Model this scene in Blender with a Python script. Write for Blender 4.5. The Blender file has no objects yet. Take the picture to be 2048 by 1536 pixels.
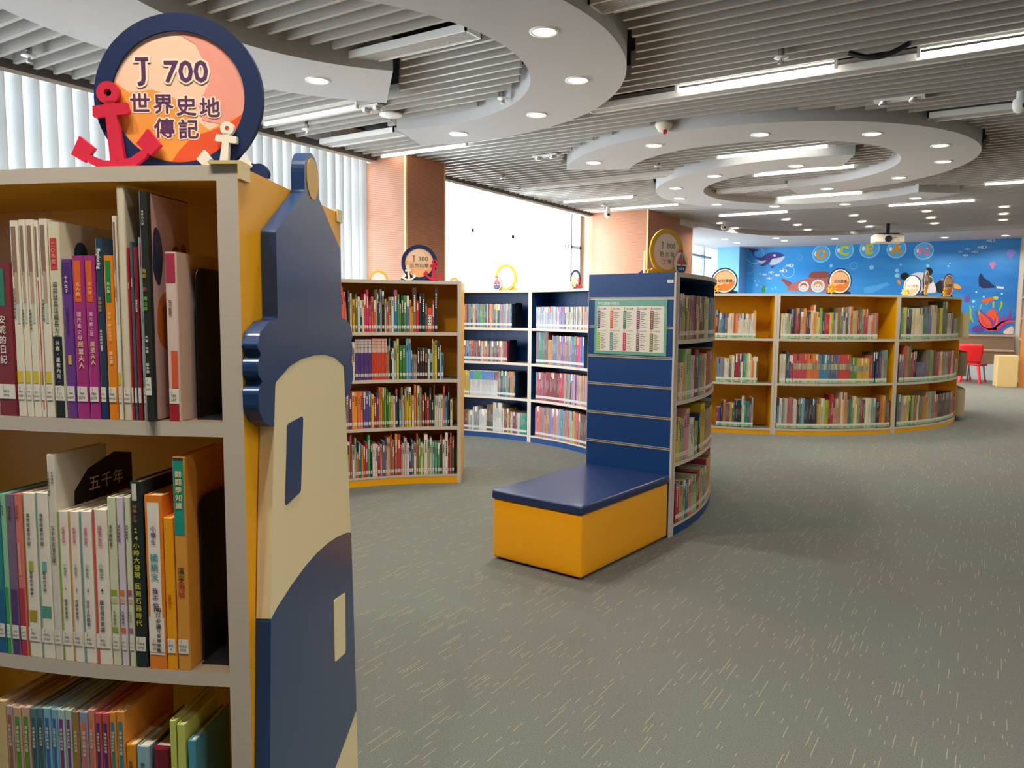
import bpy, bmesh, math, random
from mathutils import Vector, Matrix
random.seed(11)
scn = bpy.context.scene
COL = scn.collection
D = math.radians
EYE = 1.27
# ------------------------------------------------------------------ camera
cam_d = bpy.data.cameras.new('camera')
cam_d.sensor_width = 36.0
cam_d.lens = 1520.0 / 2048.0 * 36.0
cam_d.clip_start = 0.05
cam = bpy.data.objects.new('camera', cam_d)
COL.objects.link(cam)
cam.matrix_world = (Matrix.Translation((0, 0, EYE)) @ Matrix.Rotation(D(32.4), 4, 'Z')
                    @ Matrix.Rotation(D(90 - 5.25), 4, 'X') @ Matrix.Rotation(D(0.47), 4, 'Z'))
scn.camera = cam
# ------------------------------------------------------------------ sky, daylight, exposure
world = bpy.data.worlds.new('sky')
scn.world = world
world.use_nodes = True
bg = world.node_tree.nodes['Background']
bg.inputs[0].default_value = (0.72, 0.86, 1.0, 1)
bg.inputs[1].default_value = 1.6
scn.view_settings.view_transform = 'Standard'
scn.view_settings.look = 'None'
scn.view_settings.gamma = 1.0
scn.view_settings.use_curve_mapping = False
scn.view_settings.exposure = 0.68
scn.cycles.use_denoising = True
scn.cycles.max_bounces = 10
scn.cycles.diffuse_bounces = 5
scn.cycles.transparent_max_bounces = 16
scn.cycles.sample_clamp_indirect = 6.0
scn.cycles.caustics_reflective = False
scn.cycles.caustics_refractive = False


def area_light(name, loc, size, size_y, power, color, rot, parent=None, shape='RECTANGLE', spread=180):
    l = bpy.data.lights.new(name, 'AREA')
    l.shape = shape
    l.size = size
    l.size_y = size_y
    l.energy = power
    l.color = color
    l.spread = D(spread)
    o = bpy.data.objects.new(name, l)
    COL.objects.link(o)
    if parent:
        o.parent = parent
        o.location = Vector(loc) - W[parent.name]
    else:
        o.location = loc
    o.rotation_euler = rot
    return o


W = {}
# bright overcast sky just outside the two curtained windows
DAY = (0.86, 0.94, 1.0)
area_light('daylight', (-7.3, 1.4, 1.9), 3.6, 10.0, 760, DAY, (0, D(-90), 0))
area_light('daylight', (-7.3, 9.7, 1.9), 3.6, 6.0, 1650, DAY, (0, D(-90), 0))
area_light('daylight', (-7.6, 16.5, 2.2), 3.6, 3.6, 260, DAY, (0, D(-90), 0))


# ------------------------------------------------------------------ materials
def lin(h):
    h = h.lstrip('#')
    c = [int(h[i:i + 2], 16) / 255 for i in (0, 2, 4)]
    return tuple(x / 12.92 if x <= 0.04045 else ((x + 0.055) / 1.055) ** 2.4 for x in c) + (1,)


MATS = {}


def mat(name, col, rough=0.5, spec=0.4, var=0.08, scale=18.0, metal=0.0, coat=0.0, emit=None, estr=1.0, stretch=None):
    if name in MATS:
        return MATS[name]
    m = bpy.data.materials.new(name)
    m.use_nodes = True
    nt = m.node_tree
    p = nt.nodes['Principled BSDF']
    c = lin(col)
    tc = nt.nodes.new('ShaderNodeTexCoord')
    nz = nt.nodes.new('ShaderNodeTexNoise')
    nz.inputs['Scale'].default_value = scale
    nz.inputs['Detail'].default_value = 3
    src = tc.outputs['Object']
    if stretch:
        mp = nt.nodes.new('ShaderNodeMapping')
        mp.inputs['Scale'].default_value = stretch
        nt.links.new(src, mp.inputs['Vector'])
        src = mp.outputs['Vector']
    nt.links.new(src, nz.inputs['Vector'])
    mx = nt.nodes.new('ShaderNodeMix')
    mx.data_type = 'RGBA'
    nt.links.new(nz.outputs['Fac'], mx.inputs[0])
    mx.inputs[6].default_value = tuple(x * (1 - var) for x in c[:3]) + (1,)
    mx.inputs[7].default_value = tuple(min(1, x * (1 + var)) for x in c[:3]) + (1,)
    nt.links.new(mx.outputs[2], p.inputs['Base Color'])
    p.inputs['Roughness'].default_value = rough
    p.inputs['Specular IOR Level'].default_value = spec
    p.inputs['Metallic'].default_value = metal
    p.inputs['Coat Weight'].default_value = coat
    if emit:
        p.inputs['Emission Color'].default_value = lin(emit)
        p.inputs['Emission Strength'].default_value = estr
    MATS[name] = m
    return m


def paper(hexcol):
    return mat('book_' + hexcol, hexcol, 0.42, 0.35, 0.07, 40)


M_EDGE = mat('shelf_edging', 'c6bbac', 0.5, 0.3, 0.07, 14, stretch=(1, 1, 14))
M_YEL = mat('yellow_laminate', 'eda904', 0.38, 0.4, 0.03, 6)
M_YTOP = mat('shelf_surface_tan', '7a6a58', 0.6, 0.25, 0.06, 10)
M_BLU = mat('blue_laminate', '0c3b74', 0.4, 0.4, 0.04, 6)
M_NAVY = mat('navy_gloss', '24406b', 0.28, 0.5, 0.03, 6)
M_NAVYD = mat('navy_foam', '15264f', 0.6, 0.3, 0.06, 30)
M_CREAM = mat('cream_paint', 'e9d9ae', 0.45, 0.35, 0.03, 5)
M_TAN = mat('lamp_tan', 'd6ab52', 0.4, 0.4, 0.03, 6)
M_RED = mat('red_foam', 'c4233f', 0.6, 0.3, 0.06, 25)
M_WFOAM = mat('white_foam', 'ece4d4', 0.6, 0.3, 0.04, 25)
M_PEACH = mat('peach_print', 'f3cdb0', 0.3, 0.4, 0.05, 5)
M_BLACK = mat('black_metal', '17181a', 0.42, 0.4, 0.1, 20)
M_PAGE = mat('page_edges', 'dcd2bb', 0.8, 0.1, 0.12, 60, stretch=(1, 1, 0.2))
M_LABEL = mat('label_paper', 'e6e0d4', 0.5, 0.3, 0.04, 30)
M_INK = mat('ink_dark', '26242a', 0.6, 0.2, 0.05)
M_INKW = mat('ink_pale', 'efe8d8', 0.6, 0.2, 0.05)
M_WHITE = mat('white_plaster', 'b6b5b4', 0.75, 0.15, 0.025, 3, stretch=(1, 5, 1))
M_WPL = mat('white_plastic', 'e4e2dc', 0.4, 0.4, 0.03)
M_GREYM = mat('grey_metal', '8d8e90', 0.4, 0.5, 0.05, metal=0.6)
M_ALU = mat('aluminium_strip', 'c9c2b4', 0.35, 0.5, 0.04, metal=0.3)


# ------------------------------------------------------------------ mesh builder
class Fr:
    """A local frame: x along rt, y along up, depth along rt x up."""

    def __init__(s, o, rt, up):
        s.o = Vector(o)
        s.rt = Vector(rt).normalized()
        s.up = Vector(up).normalized()
        s.n = s.rt.cross(s.up)

    def __call__(s, x, y, d=0.0):
        return s.o + s.rt * x + s.up * y + s.n * d


WORLD_FR = Fr((0, 0, 0), (1, 0, 0), (0, 1, 0))


class MB:
    def __init__(s):
        s.v = []
        s.f = []
        s.mi = []
        s.sm = []

    def poly(s, pts, m=0, smooth=False):
        n = len(s.v)
        s.v += [Vector(p) for p in pts]
        s.f.append(tuple(range(n, n + len(pts))))
        s.mi.append(m)
        s.sm.append(smooth)

    def mesh(s, vs, fs, m=0, smooth=False):
        n = len(s.v)
        s.v += [Vector(p) for p in vs]
        for f in fs:
            s.f.append(tuple(i + n for i in f))
            s.mi.append(m)
            s.sm.append(smooth)

    def box(s, x0, x1, y0, y1, z0, z1, m=0, fr=None):
        fr = fr or WORLD_FR
        p = [fr(x, y, z) for z in (z0, z1) for y in (y0, y1) for x in (x0, x1)]
        s.mesh(p, [(0, 2, 3, 1), (4, 5, 7, 6), (0, 1, 5, 4), (2, 6, 7, 3), (0, 4, 6, 2), (1, 3, 7, 5)], m)

    def prism(s, fr, out, d0, d1, m=0, ms=None):
        """extrude a ccw outline (x, y) along the frame's normal"""
        ar = sum(out[i][0] * out[(i + 1) % len(out)][1] - out[(i + 1) % len(out)][0] * out[i][1] for i in range(len(out)))
        if ar < 0:
            out = out[::-1]
        n = len(out)
        vs = [fr(x, y, d0) for x, y in out] + [fr(x, y, d1) for x, y in out]
        s.mesh(vs, [tuple(range(n - 1, -1, -1)), tuple(range(n, 2 * n))], m)
        s.mesh(vs, [(i, (i + 1) % n, n + (i + 1) % n, n + i) for i in range(n)], m if ms is None else ms)

    def ring(s, c, r0, r1, a0, a1, z0, z1, m=0, mo=None, mi_=None, me=None, mt=None, step=3.0):
        """annular sector slab; angles in degrees; m = faces, mo outer, mi_ inner, me end faces, mt top"""
        k = max(1, int(abs(a1 - a0) / step + 0.999))
        mo = m if mo is None else mo
        mi_ = m if mi_ is None else mi_
        me = m if me is None else me
        mt = m if mt is None else mt
        vs = []
        for i in range(k + 1):
            a = D(a0 + (a1 - a0) * i / k)
            for r in (r0, r1):
                for z in (z0, z1):
                    vs.append((c[0] + r * math.cos(a), c[1] + r * math.sin(a), z))
        fb, ft, fo, fi = [], [], [], []
        for i in range(k):
            b, n = 4 * i, 4 * i + 4
            fb.append((b, n, n + 2, b + 2))
            ft.append((b + 1, b + 3, n + 3, n + 1))
            fi.append((b, b + 1, n + 1, n))
            fo.append((b + 2, n + 2, n + 3, b + 3))
        n0 = len(s.v)
        s.mesh(vs, fb, m)
        for fs, q in ((ft, mt), (fi, mi_), (fo, mo), ([(0, 2, 3, 1), (4 * k, 4 * k + 1, 4 * k + 3, 4 * k + 2)], me)):
            for f in fs:
                s.f.append(tuple(i + n0 for i in f))
                s.mi.append(q)
                s.sm.append(False)

    def tube(s, pts, r, m=0, seg=8, cap=True, r1=None):
        pts = [Vector(p) for p in pts]
        vs, fs = [], []
        L = len(pts)
        ref = Vector((0, 0, 1))
        for i, p in enumerate(pts):
            t = (pts[min(i + 1, L - 1)] - pts[max(i - 1, 0)]).normalized()
            a = t.cross(ref)
            if a.length < 1e-3:
                a = t.cross(Vector((1, 0, 0)))
            a.normalize()
            b = t.cross(a)
            rr = r if r1 is None else r + (r1 - r) * i / max(1, L - 1)
            for j in range(seg):
                w = 2 * math.pi * j / seg
                vs.append(p + a * (rr * math.cos(w)) + b * (rr * math.sin(w)))
        for i in range(L - 1):
            for j in range(seg):
                k = (j + 1) % seg
                fs.append((i * seg + j, i * seg + k, (i + 1) * seg + k, (i + 1) * seg + j))
        s.mesh(vs, fs, m, True)
        if cap:
            s.poly(vs[:seg], m)
            s.poly(vs[-seg:][::-1], m)

    def lathe(s, c, prof, m=0, seg=24, mats=None):
        """prof: list of (r, z) turned about a vertical axis at c"""
        vs, fs = [], []
        for r, z in prof:
            for j in range(seg):
                w = 2 * math.pi * j / seg
                vs.append((c[0] + r * math.cos(w), c[1] + r * math.sin(w), z))
        n0 = len(s.v)
        s.v += [Vector(v) for v in vs]
        for i in range(len(prof) - 1):
            for j in range(seg):
                k = (j + 1) % seg
                s.f.append(tuple(n0 + q for q in (i * seg + j, i * seg + k, (i + 1) * seg + k, (i + 1) * seg + j)))
                s.mi.append(mats[i] if mats else m)
                s.sm.append(True)


def link(name, mb, mats, parent=None, origin=None, bevel=0.0, seg=2):
    me = bpy.data.meshes.new(name)
    if parent is not None:
        o0 = W[parent.name]
    else:
        o0 = Vector(origin) if origin is not None else Vector((0, 0, 0))
    me.from_pydata([tuple(v - o0) for v in mb.v], [], mb.f)
    for m in (mats if isinstance(mats, (list, tuple)) else [mats]):
        me.materials.append(m)
    me.polygons.foreach_set('material_index', mb.mi)
    me.polygons.foreach_set('use_smooth', mb.sm)
    me.update()
    o = bpy.data.objects.new(name, me)
    COL.objects.link(o)
    if parent is not None:
        o.parent = parent
    else:
        o.location = o0
    W[o.name] = o0
    if bevel:
        md = o.modifiers.new('soft_edges', 'BEVEL')
        md.width = bevel
        md.segments = seg
        md.limit_method = 'ANGLE'
        md.angle_limit = D(35)
    return o


def tag(o, label, cat, group=None, kind=None):
    if label:
        o['label'] = label
    if cat:
        o['category'] = cat
    if group:
        o['group'] = group
    if kind:
        o['kind'] = kind
    return o


def thing(name, label, cat, loc, group=None):
    o = bpy.data.objects.new(name, None)
    o.empty_display_size = 0.1
    COL.objects.link(o)
    o.location = loc
    W[o.name] = Vector(loc)
    return tag(o, label, cat, group)


def structure(name, mb, mats, label=None, origin=None):
    o = link(name, mb, mats, None, origin)
    return tag(o, label, None, None, 'structure')


def copy_tree(root, loc, label):
    r = root.copy()
    COL.objects.link(r)
    r.location = loc
    W[r.name] = Vector(loc)
    if label:
        r['label'] = label
    for ch in root.children:
        c = ch.copy()
        COL.objects.link(c)
        c.parent = r
        for g in ch.children:
            d = g.copy()
            COL.objects.link(d)
            d.parent = c
    return r


# ------------------------------------------------------------------ lettering
TXT = {}


def text_geo(s, bold=0.0, res=2):
    k = (s, bold, res)
    if k not in TXT:
        c = bpy.data.curves.new('lettering', 'FONT')
        c.body = s
        c.size = 1.0
        c.resolution_u = res
        c.offset = bold
        o = bpy.data.objects.new('lettering', c)
        COL.objects.link(o)
        me = bpy.data.meshes.new_from_object(o.evaluated_get(bpy.context.evaluated_depsgraph_get()))
        vs = [v.co.copy() for v in me.vertices]
        fs = [tuple(p.vertices) for p in me.polygons]
        bpy.data.objects.remove(o)
        bpy.data.curves.remove(c)
        bpy.data.meshes.remove(me)
        if vs:
            x0, x1 = min(v.x for v in vs), max(v.x for v in vs)
            y0, y1 = min(v.y for v in vs), max(v.y for v in vs)
        else:
            x0 = x1 = y0 = y1 = 0
        TXT[k] = (vs, fs, (x0 + x1) / 2, (y0 + y1) / 2, x1 - x0, y1 - y0)
    return TXT[k]


def put_text(mb, fr, s, x, y, h, m=0, bold=0.0, d=0.0, wmax=None, res=2):
    """one line of lettering centred on x, y; h is the em height; bold thickens the strokes"""
    vs, fs, cx, cy, w, hh = text_geo(s, 0.0, res)
    if bold > 0.009:
        n_ = 6 if bold < 0.03 else 12
        for q in range(n_):
            a = 2 * math.pi * q / n_
            put_text(mb, fr, s, x + bold * h * math.cos(a), y + bold * h * math.sin(a), h, m, 0.0, d + (q + 1) * 0.0004 * h, wmax, res)
    if not vs:
        return
    sx = sy = h
    if wmax and w * h > wmax:
        sx = wmax / w
    mb.mesh([fr(x + (v.x - cx) * sx, y + (v.y - cy) * sy, d) for v in vs], fs, m)


def put_column(mb, fr, s, x, ytop, size, m=0, bold=0.0, d=0.0, pitch=1.12, res=1):
    y = ytop - size / 2
    for ch in s:
        if ch != ' ':
            put_text(mb, fr, ch, x, y, size, m, bold, d, None, res)
        y -= size * pitch * (0.6 if ch == ' ' else 1)


def ell(cx, cy, rx, ry=None, n=40, a0=0, a1=360):
    ry = rx if ry is None else ry
    return [(cx + rx * math.cos(D(a0 + (a1 - a0) * i / n)), cy + ry * math.sin(D(a0 + (a1 - a0) * i / n))) for i in range(n + (a1 - a0 < 360))]


def annulus(mb, fr, cx, cy, r0, r1, d0, d1, m=0, a0=0, a1=360, n=48, kx=1.0):
    """flat ring (or part of one) with thickness, in a frame"""
    full = a1 - a0 >= 360
    k = n if full else n + 1
    vs = []
    for i in range(k):
        a = D(a0 + (a1 - a0) * i / n)
        for r in (r0, r1):
            for d in (d0, d1):
                vs.append(fr(cx + kx * r * math.cos(a), cy + r * math.sin(a), d))
    fs = []
    for i in range(n):
        b, q = 4 * i, 4 * ((i + 1) % k)
        fs += [(b, q, q + 2, b + 2)[::-1], (b + 1, b + 3, q + 3, q + 1)[::-1], (b, b + 1, q + 1, q)[::-1], (b + 2, q + 2, q + 3, b + 3)[::-1]]
    if not full:
        fs += [(0, 2, 3, 1), (4 * n, 4 * n + 1, 4 * n + 3, 4 * n + 2)]
    mb.mesh(vs, fs, m)


def smooth_pts(pts, it=2, closed=True):
    for _ in range(it):
        q = []
        n = len(pts)
        for i in range(n if closed else n - 1):
            a, b = pts[i], pts[(i + 1) % n]
            q += [(a[0] * 0.75 + b[0] * 0.25, a[1] * 0.75 + b[1] * 0.25), (a[0] * 0.25 + b[0] * 0.75, a[1] * 0.25 + b[1] * 0.75)]
        pts = q
    return pts


def hexname(h):
    import colorsys
    r, g, b = [int(h[i:i + 2], 16) / 255 for i in (0, 2, 4)]
    H, S, V = colorsys.rgb_to_hsv(r, g, b)
    H *= 360
    if V < 0.3:
        return 'black' if S < 0.45 else ('dark navy' if 200 < H < 270 else 'dark')
    if S < 0.14:
        return 'white' if V > 0.8 else ('pale grey' if V > 0.62 else 'grey')
    if S < 0.3 and 20 < H < 75:
        return 'cream' if V > 0.72 else 'khaki'
    if H < 12 or H > 345:
        return ('pink' if V > 0.75 and S < 0.55 else 'dark red' if V < 0.6 else 'red')
    if H < 42:
        return 'brown' if V < 0.72 else ('tan' if S < 0.5 else 'orange')
    if H < 66:
        return 'olive' if V < 0.62 else ('pale yellow' if S < 0.5 else 'yellow')
    if H < 160:
        return 'dark green' if V < 0.45 else ('pale green' if S < 0.35 else 'green')
    if H < 195:
        return 'teal'
    if H < 250:
        return 'dark blue' if V < 0.5 else ('pale blue' if S < 0.35 else 'blue')
    if H < 295:
        return 'purple'
    return 'magenta' if S > 0.4 else 'mauve'


ORD_T = {20: 'twent', 30: 'thirt', 40: 'fort', 50: 'fift', 60: 'sixt'}
ORD_1 = ['', 'first', 'second', 'third', 'fourth', 'fifth', 'sixth', 'seventh', 'eighth', 'ninth', 'tenth', 'eleventh', 'twelfth', 'thirteenth',
         'fourteenth', 'fifteenth', 'sixteenth', 'seventeenth', 'eighteenth', 'nineteenth']


def ordinal(n):
    if n < 20:
        return ORD_1[n]
    t = n // 10 * 10
    return ORD_T[t] + ('ieth' if n == t else 'y-' + ORD_1[n - t])


# ================================================================== the room
XW, YM, ZC = -6.05, 19.05, 3.0
# carpet
fm = bpy.data.materials.new('carpet')
fm.use_nodes = True
nt = fm.node_tree
N, Lk = nt.nodes, nt.links
pr = N['Principled BSDF']
geo = N.new('ShaderNodeNewGeometry')
sep = N.new('ShaderNodeSeparateXYZ')
Lk.new(geo.outputs['Position'], sep.inputs[0])


def nmath(op, a, b=None, c=None):
    n = N.new('ShaderNodeMath')
    n.operation = op
    for i, v in enumerate((a, b, c)):
        if v is None:
            continue
        if isinstance(v, (int, float)):
            n.inputs[i].default_value = v
        else:
            Lk.new(v, n.inputs[i])
    return n.outputs[0]


def wnoise(dim, *ins):
    n = N.new('ShaderNodeTexWhiteNoise')
    n.noise_dimensions = dim
    if dim == '1D':
        Lk.new(ins[0], n.inputs['W'])
    else:
        cb = N.new('ShaderNodeCombineXYZ')
        for i, v in enumerate(ins):
            Lk.new(v, cb.inputs[i])
        Lk.new(cb.outputs[0], n.inputs['Vector'])
    return n


xs = nmath('DIVIDE', sep.outputs[0], 0.0115)
cx_ = nmath('FLOOR', xs)
wr = wnoise('1D', cx_)
ys = nmath('ADD', nmath('DIVIDE', sep.outputs[1], 0.24), nmath('MULTIPLY', wr.outputs['Value'], 9.0))
cy_ = nmath('FLOOR', ys)
wc = wnoise('2D', cx_, cy_)
sc = N.new('ShaderNodeSeparateColor')
Lk.new(wc.outputs['Color'], sc.inputs[0])
fx = nmath('FRACT', xs)
fy = nmath('FRACT', ys)
on = nmath('GREATER_THAN', sc.outputs[0], 0.54)
ln = nmath('ADD', nmath('MULTIPLY', nmath('POWER', sc.outputs[1], 3.0), 0.55), 0.09)
st = nmath('MULTIPLY', nmath('SUBTRACT', 1.0, ln), sc.outputs[2])
iny = nmath('MULTIPLY', nmath('GREATER_THAN', fy, st), nmath('LESS_THAN', fy, nmath('ADD', st, ln)))
inx = nmath('MULTIPLY', nmath('GREATER_THAN', fx, 0.38), nmath('LESS_THAN', fx, 0.6))
streak = nmath('MULTIPLY', nmath('MULTIPLY', on, iny), inx)
nz1 = N.new('ShaderNodeTexNoise')
nz1.inputs['Scale'].default_value = 0.9
nz1.inputs['Detail'].default_value = 2
nz2 = N.new('ShaderNodeTexNoise')
nz2.inputs['Scale'].default_value = 230
nz2.inputs['Detail'].default_value = 2
Lk.new(geo.outputs['Position'], nz1.inputs['Vector'])
Lk.new(geo.outputs['Position'], nz2.inputs['Vector'])


def nmix(fac, a, b, blend='MIX'):
    n = N.new('ShaderNodeMix')
    n.data_type = 'RGBA'
    n.blend_type = blend
    if isinstance(fac, (int, float)):
        n.inputs[0].default_value = fac
    else:
        Lk.new(fac, n.inputs[0])
    for i, v in ((6, a), (7, b)):
        if isinstance(v, tuple):
            n.inputs[i].default_value = v
        else:
            Lk.new(v, n.inputs[i])
    return n.outputs[2]


rmp = N.new('ShaderNodeMapRange')
rmp.inputs[1].default_value = 0.42
rmp.inputs[2].default_value = 0.58
Lk.new(nz1.outputs['Fac'], rmp.inputs[0])
cbase = nmix(rmp.outputs[0], lin('646862'), lin('666560'))
cfib = nmix(nz2.outputs['Fac'], (0.35, 0.35, 0.35, 1), (1.65, 1.65, 1.65, 1))
ctex = nmix(1.0, cbase, cfib, 'MULTIPLY')
Lk.new(nmix(streak, ctex, lin('918a73')), pr.inputs['Base Color'])
pr.inputs['Roughness'].default_value = 0.9
pr.inputs['Specular IOR Level'].default_value = 0.15
bmp = N.new('ShaderNodeBump')
bmp.inputs['Strength'].default_value = 0.25
bmp.inputs['Distance'].default_value = 0.004
Lk.new(nz2.outputs['Fac'], bmp.inputs['Height'])
Lk.new(bmp.outputs[0], pr.inputs['Normal'])
XR, YB = 7.0, -5.0
mb = MB()
mb.box(XW, XR, YB, YM, -0.1, 0.0)
structure('floor', mb, fm, 'grey green carpet flecked with short beige dashes')

M_WALL = mat('pale_wall', 'cfc8bc', 0.8, 0.15, 0.03, 3)
mb = MB()
mb.box(XR, XR + 0.1, YB, YM + 0.1, 0, 3.4)
structure('wall_right', mb, M_WALL)
mat('wall_darkened', '7d6a55', 0.6, 0.2, 0.1)  # unseen back wall, given a dark colour to cut bounced light
mb = MB()
mb.box(XW - 0.3, XR + 0.1, YB - 0.1, YB, 0, 3.4)
structure('wall_back', mb, MATS['wall_darkened'])
mb = MB()
mb.box(XW - 0.3, XR + 0.1, YM, YM + 0.1, 0, 3.4)
structure('wall_front', mb, M_WALL)

# window wall: low sill wall, piers clad in ribbed terracotta, frames, panes
M_DARKTRIM = mat('dark_track', '5d5a58', 0.5, 0.3, 0.05)
mb = MB()
for y0, y1 in ((YB, 6.555), (7.264, 11.995), (14.18, YM)):
    mb.box(XW - 0.3, XW - 0.1, y0, y1, 0.0, 0.12)
    mb.box(XW - 0.3, XW - 0.1, y0, y1, 3.02, 3.4)
structure('wall_left', mb, M_WALL)
mb = MB()
for y0, y1 in ((YB, 6.553), (7.266, 11.99)):
    mb.box(XW - 0.02, XW + 0.06, y0, y1, 2.975, 3.035)
structure('trim_1', mb, M_DARKTRIM, 'dark grey blind track along the top of the windows')

M_TERRA = bpy.data.materials.new('ribbed_terracotta')
M_TERRA.use_nodes = True
nt = M_TERRA.node_tree
N, Lk = nt.nodes, nt.links
pr = N['Principled BSDF']
geo = N.new('ShaderNodeNewGeometry')
sep = N.new('ShaderNodeSeparateXYZ')
Lk.new(geo.outputs['Position'], sep.inputs[0])
fz = nmath('FRACT', nmath('DIVIDE', sep.outputs[2], 0.021))
gr = nmath('LESS_THAN', fz, 0.26)
Lk.new(nmix(gr, lin('a8704f'), lin('84543c')), pr.inputs['Base Color'])
pr.inputs['Roughness'].default_value = 0.55
bmp = N.new('ShaderNodeBump')
bmp.inputs['Strength'].default_value = 0.5
bmp.inputs['Distance'].default_value = 0.004
Lk.new(nmath('SUBTRACT', 1.0, gr), bmp.inputs['Height'])
Lk.new(bmp.outputs[0], pr.inputs['Normal'])
M_OAK = mat('pale_oak_trim', 'd8b283', 0.5, 0.3, 0.1, 12, stretch=(6, 6, 0.6))


def column(x1, y0, y1, lab):
    mb = MB()
    mb.box(XW - 0.3, x1, y0, y1, 0, 3.25)
    c = structure('column', mb, M_TERRA, lab, (x1, y0, 0))
    mb = MB()
    mb.box(x1 - 0.02, x1 + 0.006, y0 - 0.006, y0 + 0.02, 0, 3.25)
    mb.box(x1 - 0.02, x1 + 0.006, y1 - 0.02, y1 + 0.006, 0, 3.25)
    link('corner_trim', mb, M_OAK, c)


column(-5.567, 6.555, 7.264, 'ribbed terracotta pier between the two curtained windows')
column(-4.969, 11.995, 14.18, 'wide ribbed terracotta pier behind the J 800 sign')

M_FRAME = mat('window_frame_white', '7d8486', 0.45, 0.35, 0.02)  # white frames with their backlit shade put into the base colour
M_GLASS = bpy.data.materials.new('window_glass')
M_GLASS.use_nodes = True
nt = M_GLASS.node_tree
nt.nodes.clear()
o_ = nt.nodes.new('ShaderNodeOutputMaterial')
mx = nt.nodes.new('ShaderNodeMixShader')
tr = nt.nodes.new('ShaderNodeBsdfTransparent')
gl = nt.nodes.new('ShaderNodeBsdfGlossy')
gl.inputs['Roughness'].default_value = 0.03
mx.inputs[0].default_value = 0.04
nt.links.new(tr.outputs[0], mx.inputs[1])
nt.links.new(gl.outputs[0], mx.inputs[2])
nt.links.new(mx.outputs[0], o_.inputs[0])


def window(n, y0, y1, bars, lab, rails=(0.12, 1.0, 2.4, 2.98)):
    mb = MB()
    for y in bars:
        mb.box(XW - 0.24, XW - 0.14, y - 0.03, y + 0.03, 0.12, 3.02)
    for z in rails:
        mb.box(XW - 0.24, XW - 0.14, y0, y1, z, z + 0.05)
    w = structure('window_%d' % n, mb, M_FRAME, lab, (XW - 0.2, (y0 + y1) / 2, 0.12))
    mb = MB()
    mb.box(XW - 0.2, XW - 0.194, y0, y1, 0.12, 3.02)
    link('pane', mb, M_GLASS, w)


window(1, YB, 6.55, [YB + 0.05 + 1.42 * i for i in range(8)] + [6.5, 5.95], 'tall white framed window behind the nearer blinds')
window(2, 7.27, 11.99, [7.32, 8.7, 9.75, 10.6, 11.6, 11.95], 'tall white framed window behind the farther blinds')
window(3, 14.2, YM, [14.25, 15.3, 16.4, 17.5, 18.6], 'uncurtained window between the wide pier and the blue pillar', (0.12, 0.9, 1.75, 2.7))
# vertical blinds
M_VANE = bpy.data.materials.new('blind_fabric')
M_VANE.use_nodes = True
nt = M_VANE.node_tree
nt.nodes.clear()
o_ = nt.nodes.new('ShaderNodeOutputMaterial')
mx = nt.nodes.new('ShaderNodeMixShader')
mx.inputs[0].default_value = 0.5
df = nt.nodes.new('ShaderNodeBsdfDiffuse')
df.inputs[0].default_value = lin('f4f5f3')
tl = nt.nodes.new('ShaderNodeBsdfTranslucent')
tcn = nt.nodes.new('ShaderNodeTexCoord')
wv = nt.nodes.new('ShaderNodeTexWave')
wv.inputs['Scale'].default_value = 60
nt.links.new(tcn.outputs['Object'], wv.inputs['Vector'])
mm = nt.nodes.new('ShaderNodeMix')
mm.data_type = 'RGBA'
mm.inputs[6].default_value = (0.11, 0.115, 0.118, 1)
mm.inputs[7].default_value = (0.15, 0.15, 0.15, 1)
nt.links.new(wv.outputs['Fac'], mm.inputs[0])
nt.links.new(mm.outputs[2], tl.inputs[0])
nt.links.new(df.outputs[0], mx.inputs[1])
nt.links.new(tl.outputs[0], mx.inputs[2])
nt.links.new(mx.outputs[0], o_.inputs[0])


def blind(y0, y1, pitch, ang, lab, skip=()):
    b = thing('vertical_blind', lab, 'blind', (XW + 0.02, (y0 + y1) / 2, 0.13), 'vertical blinds along the window wall')
    mb = MB()
    mb.box(XW - 0.01, XW + 0.05, y0, y1, 2.945, 2.973)
    link('head_rail', mb, M_WPL, b)
    first = None
    y = y0 + pitch / 2
    k = 0
    hw = 0.058
    while y < y1 - pitch * 0.3:
        if not any(a < y < c for a, c in skip):
            if first is None:
                mb = MB()
                vs = []
                n = 4
                for z in (0.15, 2.945):
                    for i in range(n + 1):
                        u = -hw + 2 * hw * i / n
                        bow = 0.006 * (1 - (u / hw) ** 2)
                        vs.append((XW + 0.02 + bow, y + u, z))
                mb.mesh(vs, [(i, i + 1, n + 2 + i, n + 1 + i) for i in range(n)], 0, True)
                o = link('vane', mb, M_VANE)
                for v in o.data.vertices:
                    v.co -= Vector((XW + 0.02, y, 0.15))
                first = o
            else:
                o = first.copy()
                COL.objects.link(o)
            o.parent = b
            o.location = Vector((XW + 0.02, y, 0.15)) - W[b.name]
            o.rotation_euler = (0, 0, D((-16 if 9.0 < y < 10.2 or 7.6 < y < 7.8 else ang) + random.uniform(-7, 7) * (1 if ang < 0 else 2)))
        y += pitch
        k += 1


blind(YB + 0.2, 6.5, 0.118, -38, 'white vertical blinds drawn across the nearer window')
blind(7.3, 11.95, 0.118, 8, 'white vertical blinds drawn across the window between the terracotta piers', ((9.35, 9.6), (11.35, 11.8)))

# ------------------------------------------------------------------ ceiling: dark void, slats, swirl soffits, bulkhead
M_VOID = mat('ceiling_void', '141414', 0.9, 0.05, 0.1)
mb = MB()
mb.box(XW - 0.3, XR, YB, YM, 3.32, 3.4)
structure('ceiling', mb, M_VOID, 'dark void above the slats')

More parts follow.
